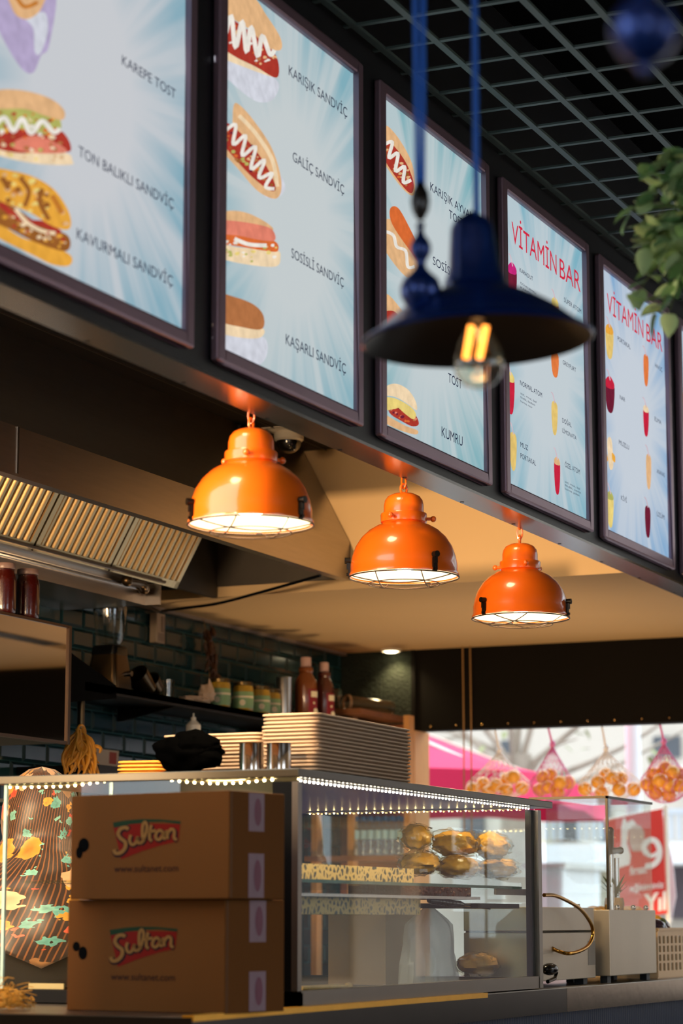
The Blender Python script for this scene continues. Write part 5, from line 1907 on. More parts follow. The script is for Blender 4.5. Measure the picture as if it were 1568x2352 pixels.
pel = jn(W(0, 0, 0.90), 0.135)
ws_ = jn(W(0.0, 0, 1.05), 0.115, pel)
chx = jn(W(0.01, 0, 1.22), 0.135, ws_)
sho = jn(W(0.02, 0, 1.33), 0.085, chx)
nk = jn(W(0.03, 0, 1.40), 0.052, sho)
hd0 = jn(W(0.05, 0, 1.47), 0.072, nk)
hd1 = jn(W(0.045, 0, 1.53), 0.088, hd0)
hd2 = jn(W(0.04, 0, 1.585), 0.060, hd1)
ns_ = jn(W(0.135, 0, 1.495), 0.012, hd1)
for sgn in (-1, 1):
    s0 = jn(W(0.02, 0.155 * sgn, 1.31), 0.058, sho)
    el = jn(W(0.10, 0.22 * sgn, 1.06), 0.043, s0)
    fa = jn(W(0.24, 0.19 * sgn, 1.00), 0.036, el)
    wr = jn(W(0.33, 0.15 * sgn, 0.985), 0.026, fa)
    pa = jn(W(0.385, 0.13 * sgn, 0.975), 0.030, wr)
    for k in range(4):
        f0 = jn(W(0.415, (0.13 + 0.022 * (k - 1.5)) * sgn, 0.972), 0.010, pa)
        f1 = jn(W(0.445 - 0.006 * abs(k - 1), (0.125 + 0.021 * (k - 1.5)) * sgn, 0.962), 0.009, f0)
        jn(W(0.460 - 0.008 * abs(k - 1), (0.122 + 0.020 * (k - 1.5)) * sgn, 0.942), 0.008, f1)
    t0 = jn(W(0.395, 0.09 * sgn, 0.965), 0.011, pa)
    jn(W(0.425, 0.075 * sgn, 0.950), 0.009, t0)
    hp = jn(W(0, 0.09 * sgn, 0.84), 0.098, pel)
    kn_ = jn(W(0.02, 0.095 * sgn, 0.47), 0.060, hp)
    an = jn(W(-0.02, 0.095 * sgn, 0.09), 0.042, kn_)
    jn(W(0.12, 0.10 * sgn, 0.035), 0.034, an)
skin_mesh('body', pts, eds, rad, pel, m_skin, pers)
# black long-sleeved top and skirt
m_cloth = mat('black dress', (14, 12, 11), 0.95, var=0.25, vscale=6)
cl = MB()
rings = []
for z, a, b, f in ((0.10, 0.235, 0.20, 0.0), (0.40, 0.225, 0.19, 0.0), (0.70, 0.215, 0.175, 0), (0.90, 0.20, 0.16, 0), (1.05, 0.175, 0.135, 0), (1.20, 0.195, 0.150, 0.01),
                   (1.30, 0.205, 0.125, 0.015), (1.345, 0.165, 0.10, 0.02), (1.38, 0.085, 0.08, 0.03), (1.41, 0.066, 0.066, 0.03)):
    rings.append([W(f + b * math.sin(q) * (1 + 0.04 * math.sin(5 * q + z * 9)), a * math.cos(q) * (1 + 0.03 * math.sin(7 * q + z * 5)), z) for q in [2 * math.pi * i / 36 for i in range(36)]])
cl.loft(rings)
for sgn in (-1, 1):
    cl.tube(cr([W(0.015, 0.13 * sgn, 1.315), W(0.03, 0.19 * sgn, 1.27), W(0.10, 0.225 * sgn, 1.06), W(0.24, 0.195 * sgn, 1.0), W(0.32, 0.155 * sgn, 0.985)], 5),
            [0.075] * 5 + [0.072] * 5 + [0.060] * 5 + [0.050] * 5 + [0.042], 16)
cl.build('dress', m_cloth, pers, smooth=60)


def scarf_mat():
    mt = bpy.data.materials.new('floral scarf')
    mt.use_nodes = True
    nt = mt.node_tree
    N, L = nt.nodes, nt.links
    b = N['Principled BSDF']
    b.inputs['Roughness'].default_value = 0.45
    b.inputs['Sheen Weight'].default_value = 0.3
    uv = N.new('ShaderNodeUVMap')
    nz = N.new('ShaderNodeTexNoise')
    nz.inputs['Scale'].default_value = 4
    L.new(uv.outputs[0], nz.inputs['Vector'])
    wv = N.new('ShaderNodeTexWave')
    wv.wave_type = 'BANDS'
    wv.bands_direction = 'X'
    wv.inputs['Scale'].default_value = 38
    wv.inputs['Distortion'].default_value = 0.6
    wv.inputs['Detail'].default_value = 0
    L.new(uv.outputs[0], wv.inputs['Vector'])
    r0 = N.new('ShaderNodeValToRGB')
    r0.color_ramp.elements[0].position = 0.74
    r0.color_ramp.elements[0].color = lin((44, 26, 18)) + [1]
    r0.color_ramp.elements[1].position = 0.95
    r0.color_ramp.elements[1].color = lin((138, 82, 40)) + [1]
    L.new(wv.outputs['Fac'], r0.inputs[0])
    base = r0.outputs[0]

    def spots(scale, thr, cols, seed, mask_scale, mask_lo):
        nonlocal base
        mp = N.new('ShaderNodeMapping')
        mp.inputs['Location'].default_value = (seed, seed * .7, 0)
        L.new(uv.outputs[0], mp.inputs[0])
        nn = N.new('ShaderNodeTexNoise')
        nn.inputs['Scale'].default_value = scale * 3.2
        nn.inputs['Detail'].default_value = 1
        L.new(mp.outputs[0], nn.inputs['Vector'])
        mxv = N.new('ShaderNodeMix')
        mxv.data_type = 'RGBA'
        mxv.blend_type = 'LINEAR_LIGHT'
        mxv.inputs[0].default_value = 0.014
        L.new(mp.outputs[0], mxv.inputs[6])
        L.new(nn.outputs['Color'], mxv.inputs[7])
        vo = N.new('ShaderNodeTexVoronoi')
        vo.inputs['Scale'].default_value = scale
        vo.inputs['Randomness'].default_value = 0.9
        L.new(mxv.outputs[2], vo.inputs['Vector'])
        sp = N.new('ShaderNodeSeparateColor')
        L.new(vo.outputs['Color'], sp.inputs[0])
        cr_ = N.new('ShaderNodeValToRGB')
        cr_.color_ramp.interpolation = 'CONSTANT'
        es = cr_.color_ramp.elements
        es[0].color = lin(cols[0]) + [1]
        es[1].position = 1.0 / len(cols)
        es[1].color = lin(cols[1]) + [1]
        for i in range(2, len(cols)):
            e = es.new(i / len(cols))
            e.color = lin(cols[i]) + [1]
        L.new(sp.outputs[0], cr_.inputs[0])
        # petals: darken and lighten the flower with distance from its centre
        pr = N.new('ShaderNodeMapRange')
        pr.inputs[1].default_value, pr.inputs[2].default_value = 0.0, thr
        pr.inputs[3].default_value, pr.inputs[4].default_value = 0.55, 1.15
        L.new(vo.outputs['Distance'], pr.inputs[0])
        mul = N.new('ShaderNodeMix')
        mul.data_type = 'RGBA'
        mul.blend_type = 'MULTIPLY'
        mul.inputs[0].default_value = 1
        L.new(cr_.outputs[0], mul.inputs[6])
        L.new(pr.outputs[0], mul.inputs[7])
        lt = N.new('ShaderNodeMath')
        lt.operation = 'LESS_THAN'
        lt.inputs[1].default_value = thr
        L.new(vo.outputs['Distance'], lt.inputs[0])
        gt = N.new('ShaderNodeMath')
        gt.operation = 'GREATER_THAN'
        gt.inputs[1].default_value = mask_lo
        L.new(sp.outputs[1], gt.inputs[0])
        mm = N.new('ShaderNodeMath')
        mm.operation = 'MULTIPLY'
        L.new(lt.outputs[0], mm.inputs[0])
        L.new(gt.outputs[0], mm.inputs[1])
        mx = N.new('ShaderNodeMix')
        mx.data_type = 'RGBA'
        L.new(mm.outputs[0], mx.inputs[0])
        L.new(base, mx.inputs[6])
        L.new(mul.outputs[2], mx.inputs[7])
        base = mx.outputs[2]
    spots(27, 0.40, [(96, 160, 150), (214, 150, 50), (120, 176, 160), (200, 70, 44)], 3.1, 3, 0.35)
    spots(15, 0.46, [(214, 164, 120), (226, 96, 66), (206, 142, 48), (224, 190, 150), (196, 52, 40), (150, 104, 62)], 7.7, 3, 0.30)
    L.new(base, b.inputs['Base Color'])
    return mt


sc_ = MB()
NU, NV = 48, 44
uvs = []
topz = 1.628
hc = W(0.045, 0, 0)
for j in range(NV + 1):
    t = j / NV
    for i in range(NU + 1):
        s = i / NU * 2 - 1                       # -1..1 across, 0 at the nape
        ang = s * math.radians(128)
        length = 0.37 + 0.19 * max(0, 1 - abs(s) * 1.45)
        z = topz - length * t
        dz = topz - z
        prof = ((0, 0.0), (0.008, 0.035), (0.03, 0.066), (0.065, 0.090), (0.11, 0.104), (0.16, 0.106), (0.20, 0.104), (0.24, 0.125), (0.29, 0.195), (0.34, 0.250), (0.42, 0.270), (0.6, 0.27))
        for (d0, r0), (d1, r1) in zip(prof, prof[1:]):
            if d0 <= dz <= d1:
                r = r0 + (r1 - r0) * (dz - d0) / (d1 - d0)
        fold = 0.010 * math.sin(ang * 5 + dz * 30) * min(1, max(0, (dz - 0.12) / 0.15)) + 0.006 * math.sin(ang * 11 - dz * 14) * min(1, max(0, (dz - 0.2) / 0.1))
        r += fold
        asp = 1.0 - 0.20 * min(1, max(0, (dz - 0.22) / 0.12))
        sc_.v.append(hc - fw_ * math.cos(ang) * r * asp + rt_ * math.sin(ang) * r * 1.04 + V((0, 0, z)))
        uvs.append((s * 0.26 + 0.25 + 0.18 * dz, dz))
for j in range(NV):
    for i in range(NU):
        a = j * (NU + 1) + i
        sc_.f.append((a, a + 1, a + NU + 2, a + NU + 1))
        sc_.mi.append(0)
me = bpy.data.meshes.new('headscarf')
me.from_pydata([p - PB for p in sc_.v], [], sc_.f)
ul = me.uv_layers.new(name='UVMap')
for lp_i, l in enumerate(me.loops):
    ul.data[lp_i].uv = uvs[l.vertex_index]
me.materials.append(scarf_mat())
me.polygons.foreach_set('use_smooth', [True] * len(me.polygons))
hsf = bpy.data.objects.new('headscarf', me)
COL.objects.link(hsf)
hsf.parent = pers
md = hsf.modifiers.new('thick', 'SOLIDIFY')
md.thickness = 0.004
md.offset = 0
hsf['label'] = 'dark striped headscarf with coral, cream and teal flowers'

# ------------------------------------------------------------------ juice machines at the far end of the counter
m_jsteel = mat('worn steel', (176, 164, 146), 0.40, metal=0.75, var=0.10, vscale=6, stretch=(1, 1, .4), bump=0.02)
jx = -2.45
a0, a1 = CY1 + 0.112, PX(1368, 2250, jx).y
jz0, jz1 = 1.018, 1.237
jm = thing('juice_machine', 'left steel juice machine with a brass hose looped in front', 'juice machine', (jx - 0.12, (a0 + a1) / 2, 1.0))
zs_ = PX(1300, 2140, jx).z
q = MB()
q.box((jx - 0.24, a0, jz0), (jx, a1, zs_ - 0.003))
q.box((jx - 0.236, a0 + 0.004, zs_ - 0.003), (jx - 0.008, a1 - 0.012, zs_ + 0.003), 1)
q.box((jx - 0.24, a0, zs_ + 0.003), (jx, a1 - 0.008, jz1))
q.build('housing', [m_jsteel, m_dark], jm, smooth=0, bevel=0.002)
fe = MB()
for yy in (a0 + 0.05, a1 - 0.06):
    for xx in (jx - 0.2, jx - 0.03):
        fe.box((xx - 0.015, yy - 0.02, 1.0), (xx + 0.015, yy + 0.02, jz0))
fe.build('feet', m_black, jm, smooth=0)
MB().box((jx - 0.24, a1 - 0.075, jz0 + 0.04), (jx + 0.001, a1 - 0.003, jz0 + 0.115)).build('side_plate', mat('dull plate', (132, 124, 114), 0.5, metal=0.6), jm, smooth=0)
p = PX(1352, 2080, jx + .01)
MB().cyl((jx - 0.03, p.y, jz1), (jx - 0.03, p.y, jz1 + 0.012), 0.010, n=12).build('knob', m_jsteel, jm)
hx_ = jx + 0.05
hp_ = [PX(1249, 2056, hx_), PX(1268, 2056, hx_), PX(1290, 2063, hx_), PX(1330, 2086, hx_), PX(1355, 2118, hx_), PX(1361, 2145, hx_), PX(1352, 2170, hx_), PX(1332, 2184, hx_), PX(1305, 2190, hx_ - 0.01), PX(1280, 2184, hx_ - 0.04), PX(1268, 2178, jx + 0.0)]
MB().tube(cr(hp_, 6), 0.0058, 10).build('brass_hose', mat('brass hose', (196, 142, 62), 0.25, metal=1.0, var=0.1), jm, label='curved brass hose')
p = PX(1262, 2226, jx + 0.03)
tp2 = MB()
tp2.ball(p, (0.022, 0.05, 0.018), 18, 10)
tp2.tube([p + V((0, 0.02, -0.005)), p + V((0, 0.06, -0.012)), p + V((0, 0.045, -0.028)), p + V((0, -0.02, -0.036))], 0.006, 8)
tp2.build('cable_grip', m_blackgloss, jm)

# right machine with the glass tank
kx = -2.42
b0, b1 = PX(1402, 2250, kx).y, PX(1508, 2243, kx).y
kz1 = PX(1450, 2090, kx).z
kw = 0.175
k2 = thing('juice_machine', 'right steel juice machine with a tall glass tank on top', 'juice machine', (kx - kw / 2, (b0 + b1) / 2, 1.0))
MB().box((kx - kw, b0, 1.022), (kx, b1, kz1)).build('housing', m_jsteel, k2, smooth=0, bevel=0.002)
fe = MB()
for yy in (b0 + 0.04, b1 - 0.04):
    for xx in (kx - kw + 0.03, kx - 0.03):
        fe.box((xx - 0.012, yy - 0.018, 1.0), (xx + 0.012, yy + 0.018, 1.022))
fe.build('feet', m_black, k2, smooth=0)
gz1 = PX(1400, 1834, kx).z
tk = MB()
t4 = 0.004
tb0, tb1 = b0 + 0.008, b1 - 0.012
tx0, tx1 = kx - 0.215, kx - 0.004
tk.box((tx1 - t4, tb0, kz1 + .001), (tx1, tb1, gz1))
tk.box((tx0, tb0, kz1 + .001), (tx0 + t4, tb1, gz1))
tk.box((tx0 + t4, tb0, kz1 + .001), (tx1 - t4, tb0 + t4, gz1))
tk.box((tx0 + t4, tb1 - t4, kz1 + .001), (tx1 - t4, tb1, gz1))
tk.build('tank_glass', thin_glass('tank glass', (0.95, 0.97, 0.965), 0.9, 1.45), k2, smooth=0)
tf = MB()
tf.box((tx0 - 0.055, tb0 - 0.004, gz1), (tx1 + 0.004, tb0 + 0.004, gz1 + 0.008))
tf.box((tx1 - 0.004, tb0 - 0.004, gz1), (tx1 + 0.004, tb1 + 0.004, gz1 + 0.008))
tf.box((tx1 - 0.006, tb0 - 0.002, kz1), (tx1 + 0.002, tb0 + 0.006, gz1))
tf.build('tank_frame', mat('dark bronze edge', (58, 50, 38), 0.35, metal=0.7), k2, smooth=0)
MB().box((tx0, tb0, gz1 + 0.001), (tx1, tb1, gz1 + 0.005)).build('tank_lid', m_pane, k2, smooth=0)
nb_ = MB()
for (u, v) in ((1418, 2082), (1455, 2082), (1484, 2080)):
    p = PX(u, v, kx - 0.01)
    nb_.ball((kx - 0.012, p.y, kz1 + 0.008), 0.009, 12, 8)
nb_.build('bolt', m_trim, k2)
# tap with lever inside, pineapple tops at its foot
c = V(((tx0 + tx1) / 2 + 0.03, (tb0 + tb1) / 2 + 0.05, kz1))
zt_ = PX(1432, 1965, c.x).z
tp3 = MB()
tp3.cyl(c + V((0, -0.03, 0)), V((c.x, c.y - 0.03, zt_)), 0.010, n=14)
tp3.cyl(c + V((0, 0.03, 0)), V((c.x, c.y + 0.03, zt_ - 0.01)), 0.010, n=14)
tp3.build('tap_column', m_trim, k2)
lv = MB()
lv.tube(cr([V((c.x, c.y - 0.045, zt_ + 0.01)), V((c.x, c.y + 0.02, zt_ + 0.014)), V((c.x, c.y + 0.075, zt_ + 0.016))], 5), [0.012] * 5 + [0.011] * 5 + [0.013], 12)
lv.tube([V((c.x, c.y - 0.03, zt_ + 0.01)), V((c.x, c.y - 0.032, zt_ + 0.045)), V((c.x, c.y - 0.034, zt_ + 0.075))], [0.010, 0.012, 0.013], 12)
lv.ball(V((c.x, c.y - 0.034, zt_ + 0.078)), 0.014, 12, 8)
lv.build('tap_lever', m_blackgloss, k2, label='black tap lever')
pt_ = MB()
for i in range(18):
    a = 2 * math.pi * i / 18 + 0.2
    d = V((math.cos(a) * 0.6, math.sin(a), 0.9 + 0.5 * (i % 3))).normalized()
    leaf(pt_, c + V((0, 0, 0.03)) + d * 0.01, d, V((0, 0, 1)), 0.06 + 0.015 * (i % 3), 0.012, 0)
pt_.lathe([(0, 0), (0.03, 0), (0.034, 0.02), (0.03, 0.04), (0, 0.042)], c, 16, mi=1)
tag(pt_.build('pineapple_top', [mat('pineapple leaf', (98, 104, 62), 0.5, var=0.3), mat('pineapple skin', (150, 110, 50), 0.6, var=0.4, vscale=60)]), 'pineapple top with spiky leaves standing inside the glass tank', 'pineapple')

# cream crate with fruit
cx_ = -2.45
cy_ = PX(1508, 2235, cx_).y + 0.01
crt = thing('plastic_crate', 'cream perforated plastic crate at the right end of the counter', 'crate', (cx_ - 0.15, cy_ + 0.22, 1.0))
cz1 = PX(1540, 2132, cx_).z
m_crate = mat('cream crate plastic', (232, 190, 140), 0.45, var=0.03)
q = MB()
q.box((cx_ - 0.30, cy_, 1.0), (cx_, cy_ + 0.44, 1.012))


def slat_wall(mb, o, d, nrm, L, z0, z1, nc, nr):
    d, nrm = V(d), V(nrm)
    th = nrm * 0.0025

    def bar(a0, a1, za, zb, k=1.0):
        mb.obox(V(o) + d * (a0 + a1) / 2 + V((0, 0, (za + zb) / 2)), d * (a1 - a0) / 2, th * k, V((0, 0, (zb - za) / 2)))
    bar(0, L, z0, z0 + 0.022)
    bar(0, L, z1 - 0.026, z1)
    bar(0, L, z1 - 0.008, z1 + 0.001, 3.0)
    px_ = L / nc
    for i in range(nc + 1):
        w2_ = px_ * 0.26
        a = max(0, i * px_ - w2_)
        bar(a, min(L, i * px_ + w2_), z0 + 0.022, z1 - 0.026)
    pz_ = (z1 - z0 - 0.048) / nr
    for j in range(1, nr):
        bar(0, L, z0 + 0.022 + j * pz_ - 0.004, z0 + 0.022 + j * pz_ + 0.004, 0.96)


slat_wall(q, (cx_, cy_, 0), (0, 1, 0), (1, 0, 0), 0.44, 1.004, cz1, 9, 4)
slat_wall(q, (cx_ - 0.30, cy_, 0), (0, 1, 0), (1, 0, 0), 0.44, 1.004, cz1, 9, 4)
slat_wall(q, (cx_ - 0.30, cy_, 0), (1, 0, 0), (0, 1, 0), 0.30, 1.004, cz1, 8, 4)
slat_wall(q, (cx_ - 0.30, cy_ + 0.44, 0), (1, 0, 0), (0, 1, 0), 0.30, 1.004, cz1, 8, 4)
q.build('crate_body', m_crate, crt, smooth=0)
MB().box((cx_ - 0.294, cy_ + 0.006, 1.0125), (cx_ - 0.008, cy_ + 0.434, cz1 - 0.03)).build('inner_shade', mat('dark liner', (52, 34, 22), 0.7), crt, smooth=0, label='dark block inside the crate, added as the shade behind its holes')  # dark box added to give the shade seen through the holes
m_or = mat('orange peel', (246, 168, 62), 0.38, var=0.18, vscale=9, bump=0.12, bscale=160, coat=0.3)
m_aub = mat('aubergine skin', (34, 18, 44), 0.2, var=0.15, coat=0.6)
m_stalk = mat('green stalk', (92, 104, 52), 0.6)
for i, (dx, dy, rz, lab) in enumerate(((-0.055, 0.045, 0.4, 'dark aubergine lying at the left front of the cream crate'), (-0.05, 0.135, -0.5, 'dark aubergine lying second in the cream crate'), (-0.05, 0.235, 0.3, 'dark aubergine lying nearest the right edge in the cream crate'))):
    t = thing('aubergine', lab, 'aubergine', (cx_ + dx, cy_ + dy, cz1 - 0.02), 'aubergines in the crate')
    M = Matrix.Rotation(rz, 3, 'Z') @ Matrix.Rotation(math.radians(70), 3, 'X')
    mb = MB().lathe([(0, -0.055), (0.018, -0.050), (0.028, -0.030), (0.028, -0.008), (0.020, 0.024), (0.012, 0.046), (0, 0.050)], (cx_ + dx, cy_ + dy, cz1 + 0.008), 20, mtx=M)
    mb.build('fruit', m_aub, t, smooth=60)
    MB().lathe([(0.0, 0.045), (0.014, 0.043), (0.010, 0.052), (0.004, 0.056), (0.003, 0.070), (0, 0.071)], (cx_ + dx, cy_ + dy, cz1 + 0.008), 12, mtx=M).build('stalk', m_stalk, t)
orr = MB().ball((0, 0, 0), 0.036, 22, 16, 0, 0.02, 2.0, 1.0).build('orange', m_or, origin=(0, 0, 0), smooth=60)
tag(orr, 'orange heaped behind the aubergines in the cream crate', 'orange', 'oranges in the crate')
first = True
for dx in (-0.25, -0.17, -0.10):
    for dy in (0.05, 0.135, 0.22, 0.31):
        o_ = orr if first else orr.copy()
        if not first:
            COL.objects.link(o_)
        first = False
        o_.location = (cx_ + dx, cy_ + dy + 0.02 * (dx < -0.2), cz1 + 0.012 + 0.03 * (dx < -0.15))

# ------------------------------------------------------------------ net bags of oranges hung under the bulkhead
NETS = [
    ([(1085, 1812, 0), (1109, 1800, .05), (1139, 1803, -.01), (1164, 1789, .05), (1179, 1784, -.03), (1163, 1815, .0), (1198, 1810, .02), (1122, 1818, .01)], 1146, 1722, 'white',
     'white net bag of oranges hanging leftmost, before the pink umbrella'),
    ([(1264, 1780, .05), (1285, 1797, -.03), (1305, 1797, .03), (1256, 1808, -.02), (1239, 1814, .03), (1281, 1822, .03), (1247, 1785, 0)], 1268, 1709, 'pink',
     'pink net bag of oranges hanging second from the left'),
    ([(1343, 1812, 0), (1373, 1796, -.03), (1405, 1786, -.02), (1425, 1788, .05), (1381, 1821, .03), (1421, 1813, -.02), (1455, 1813, .02), (1391, 1779, .05)], 1391, 1719, 'white',
     'white net bag of oranges hanging third, above the glass tank'),
    ([(1499, 1778, .03), (1486, 1802, .0), (1514, 1793, -.04), (1527, 1764, .04), (1544, 1774, -.02), (1533, 1802, -.03), (1505, 1821, .02), (1536, 1826, .02), (1560, 1804, .02), (1562, 1778, .05)], 1524, 1703, 'pink',
     'pink net bag of oranges hanging at the right edge'),
]
m_net = {'white': mat('white net', (236, 232, 232), 0.6), 'pink': mat('pink net', (222, 120, 178), 0.6)}
YN = YE + 0.13
for bi, (os_, uk, vk, colr, lab) in enumerate(NETS):
    cs_ = [PY(u, v, YN + dy) for u, v, dy in os_]
    R0 = 0.031
    ob = None
    for c in cs_:
        if ob is None:
            ob = MB().ball(c, R0, 22, 16, 0, 0.02, 2.0, bi * 1.0).build('orange', m_or, origin=c, smooth=60)
            tag(ob, 'orange inside the ' + lab.replace(' bag of oranges', ' bag'), 'orange', 'oranges in the ' + ('leftmost', 'second', 'third', 'rightmost')[bi] + ' net bag')
        else:
            o_ = ob.copy()
            COL.objects.link(o_)
            o_.location = c
            o_.rotation_euler = (c.x * 40, c.y * 31, c.z * 50)
    knot = PY(uk, vk, YN + 0.01)
    t = thing('net_bag', lab, 'net bag', knot, 'net bags of oranges')
    cd_ = MB()
    cd_.tube([V((knot.x, YE + 0.09, ZB - 0.001)), knot.lerp(V((knot.x, YE + 0.09, ZB)), 0.5), knot], [0.0045, 0.005, 0.006], 8)
    cd_.build('cord', m_net[colr], t)
    MB().ball(knot, (0.012, 0.012, 0.016), 12, 8, 0, 0.3, 3, 2).build('knot', m_net[colr], t)
    ctr = sum(cs_, V((0, 0, 0))) / len(cs_)
    dmax = max((V((c.x, 0, 0)) - V((ctr.x, 0, 0))).length for c in cs_) + R0
    zlo = min(c.z for c in cs_) - R0 - 0.003
    zhi = max(c.z for c in cs_) + R0
    nt_ = MB()

    def env(t_, a):
        """net envelope: cone from the knot, then wrapping round the fruit"""
        if t_ < 0.6:
            f = t_ / 0.6
            z = knot.z + (ctr.z + 0.01 - knot.z) * f
            r = (0.004 + (1 - 0.004) * f ** 1.15)
        else:
            f = (t_ - 0.6) / 0.4
            z = ctr.z + 0.01 + (zlo - ctr.z - 0.01) * math.sin(f * math.pi / 2)
            r = math.cos(f * math.pi / 2 * 0.96)
        x = knot.x + (ctr.x - knot.x) * min(1, t_ / 0.6)
        return V((x + dmax * r * math.cos(a), YN + 0.01 + 0.075 * r * math.sin(a), z))
    NS = 16
    for s in range(NS):
        for tw_ in (0.5, -0.5):
            nt_.tube([env(k / 22, 2 * math.pi * s / NS + tw_ * k / 22 * 1.7 + 0.12 * math.sin(k * 1.9)) for k in range(23)], 0.0013, 4)
    nt_.build('net', m_net[colr], t)

# wooden bottle rack in the corner with water bottles
wr_ = thing('bottle_rack', 'open amber wooden rack in the far corner behind the case', 'rack', (-4.2, 9.7, 0.9))
zsh = PY(860, 1966, 9.6).z
w_ = MB()
for u in (805, 722):
    p = PY(u, 1900, 9.55)
    w_.box((p.x - 0.013, 9.545, 0.9), (p.x + 0.013, 9.60, zbd - 0.024))
p = PY(935, 1900, 9.55)
w_.box((p.x - 0.013, 9.545, 0.9), (p.x + 0.013, 9.60, zbd - 0.024))
w_.build('upright', MATS['amber wood'], wr_, smooth=0)
w_ = MB()
w_.box((-4.44, 9.52, zsh - 0.022), (-4.0, 9.90, zsh))
w_.box((-4.44, 9.52, 0.90), (-4.0, 9.90, 0.92))
w_.build('shelf_board', MATS['brown wood board'], wr_, smooth=0)
MB().box((-4.44, 9.93, 0.9), (-4.11, 9.945, zbd - 0.03)).build('back_board', mat('orange wood board', (150, 84, 44), 0.6, var=0.25, vscale=6), wr_, smooth=0)
wb = thing('water_bottle', 'small clear water bottle with blue label on the wooden rack shelf', 'bottle', (0, 0, 0), 'water bottles on the rack')
Hb = PY(860, 1876, 9.62).z - zsh
rb_ = 0.017
MB().lathe([(0, 0), (rb_, 0), (rb_, 0.02), (rb_ * .93, 0.03), (rb_, 0.04), (rb_, Hb * 0.7), (rb_ * 0.5, Hb * 0.86), (rb_ * .5, Hb * 0.9), (0, Hb * 0.9)], (0, 0, 0), 18).build('bottle', thin_glass('water bottle plastic', (0.80, 0.88, 0.92), 2.6, 1.4, 0.05), wb)
MB().lathe([(rb_ * 1.02, Hb * 0.42), (rb_ * 1.04, Hb * 0.43), (rb_ * 1.04, Hb * 0.64), (rb_ * 1.02, Hb * 0.65)], (0, 0, 0), 18).build('label', mat('pale blue label', (146, 190, 214), 0.4, var=0.3, vscale=60), wb)
MB().lathe([(rb_ * .54, Hb * 0.88), (rb_ * .56, Hb), (0, Hb)], (0, 0, 0), 14).build('cap', mat('blue cap', (40, 90, 150), 0.4), wb)
first = True
for row, yy in enumerate((9.58, 9.66)):
    for i in range(7):
        u = 818 + i * 16.5 + row * 7
        loc = (PY(u, 1960, yy).x, yy, zsh + 0.0005)
        if first:
            wb.location = loc
            first = False
        else:
            dup(wb, loc)

# ------------------------------------------------------------------ the street seen through the opening
GZ = -0.12
m_pink = mat('pink canvas', (226, 44, 96), 0.8, var=0.06, vscale=3)
uc = V((-6.35, 13.6, 0))
um = thing('parasol', 'large pink market parasol beyond the opening', 'parasol', (uc.x, uc.y, GZ))
q = MB()
ap = V((uc.x, uc.y, 2.66))
hw = 1.62
zr, zv = 1.99, 1.84
rot = math.radians(8)
cor = []
for k in range(4):
    a = rot + math.radians(45 + 90 * k)
    cor.append(V((uc.x + hw * math.sqrt(2) * math.cos(a), uc.y + hw * math.sqrt(2) * math.sin(a), zr)))
NS = 8
for k in range(4):
    a, b = cor[k], cor[(k + 1) % 4]
    rows = []
    for j in range(NS + 1):
        t = j / NS
        row = []
        for i in range(NS + 1):
            s = i / NS
            e = a.lerp(b, s) + V((0, 0, 0.05 * math.sin(math.pi * s)))
            p = ap.lerp(e, t)
            p.z -= 0.09 * math.sin(math.pi * t) * (1 - 0.6 * abs(2 * s - 1))
            row.append(p)
        rows.append(row)
    vs = [p for r in rows for p in r]
    n = NS + 1
    q.add(vs, [(j * n + i, j * n + i + 1, (j + 1) * n + i + 1, (j + 1) * n + i) for j in range(NS) for i in range(NS)])
    row = rows[-1]
    q.add(row + [p + V((0, 0, zv - zr - 0.018 * (i % 2))) for i, p in enumerate(row)], [(i, i + 1, n + i + 1, n + i) for i in range(NS)])
q.build('canopy', m_pink, um, smooth=50)
MB().cyl((uc.x, uc.y, GZ), (uc.x, uc.y, 2.64), 0.03, n=14).build('pole', m_white, um)
rbs = MB()
for c in cor:
    rbs.cyl(ap + V((0, 0, -0.03)), c + V((0, 0, -0.03)), 0.012, n=8)
rbs.build('ribs', m_white, um)
MB().lathe([(0, 0), (0.3, 0), (0.3, 0.06), (0.05, 0.1), (0, 0.1)], (uc.x, uc.y, GZ), 24).build('base', m_black, um)

# hanging red and white banner on a stand
BY = 12.6
bp = lambda u, v, d=0.0: PY(u, v, BY - d)
bn = thing('street_banner', 'red hanging street banner with white lettering and a pale portrait', 'banner', (PY(1460, 2100, BY).x, BY, GZ))
pts_ = [(1388, 1888), (1420, 1878), (1465, 1868), (1520, 1857), (1523, 1900), (1526, 2000), (1532, 2098), (1470, 2108), (1418, 2112), (1402, 2020), (1394, 1950)]
MB().prism([bp(*p) for p in pts_], (0, 0.006, 0)).build('cloth', mat('red banner cloth', (222, 60, 52), 0.7, var=0.1, vscale=5), bn, smooth=0)
wm = MB()


def bstroke(pts, wd, d=0.004):
    l_, r_ = stroke2(pts, wd)
    n = len(l_)
    wm.add([bp(p.x, p.y, d) for p in l_ + r_], [(i, i + 1, n + i + 1, n + i) for i in range(n - 1)])


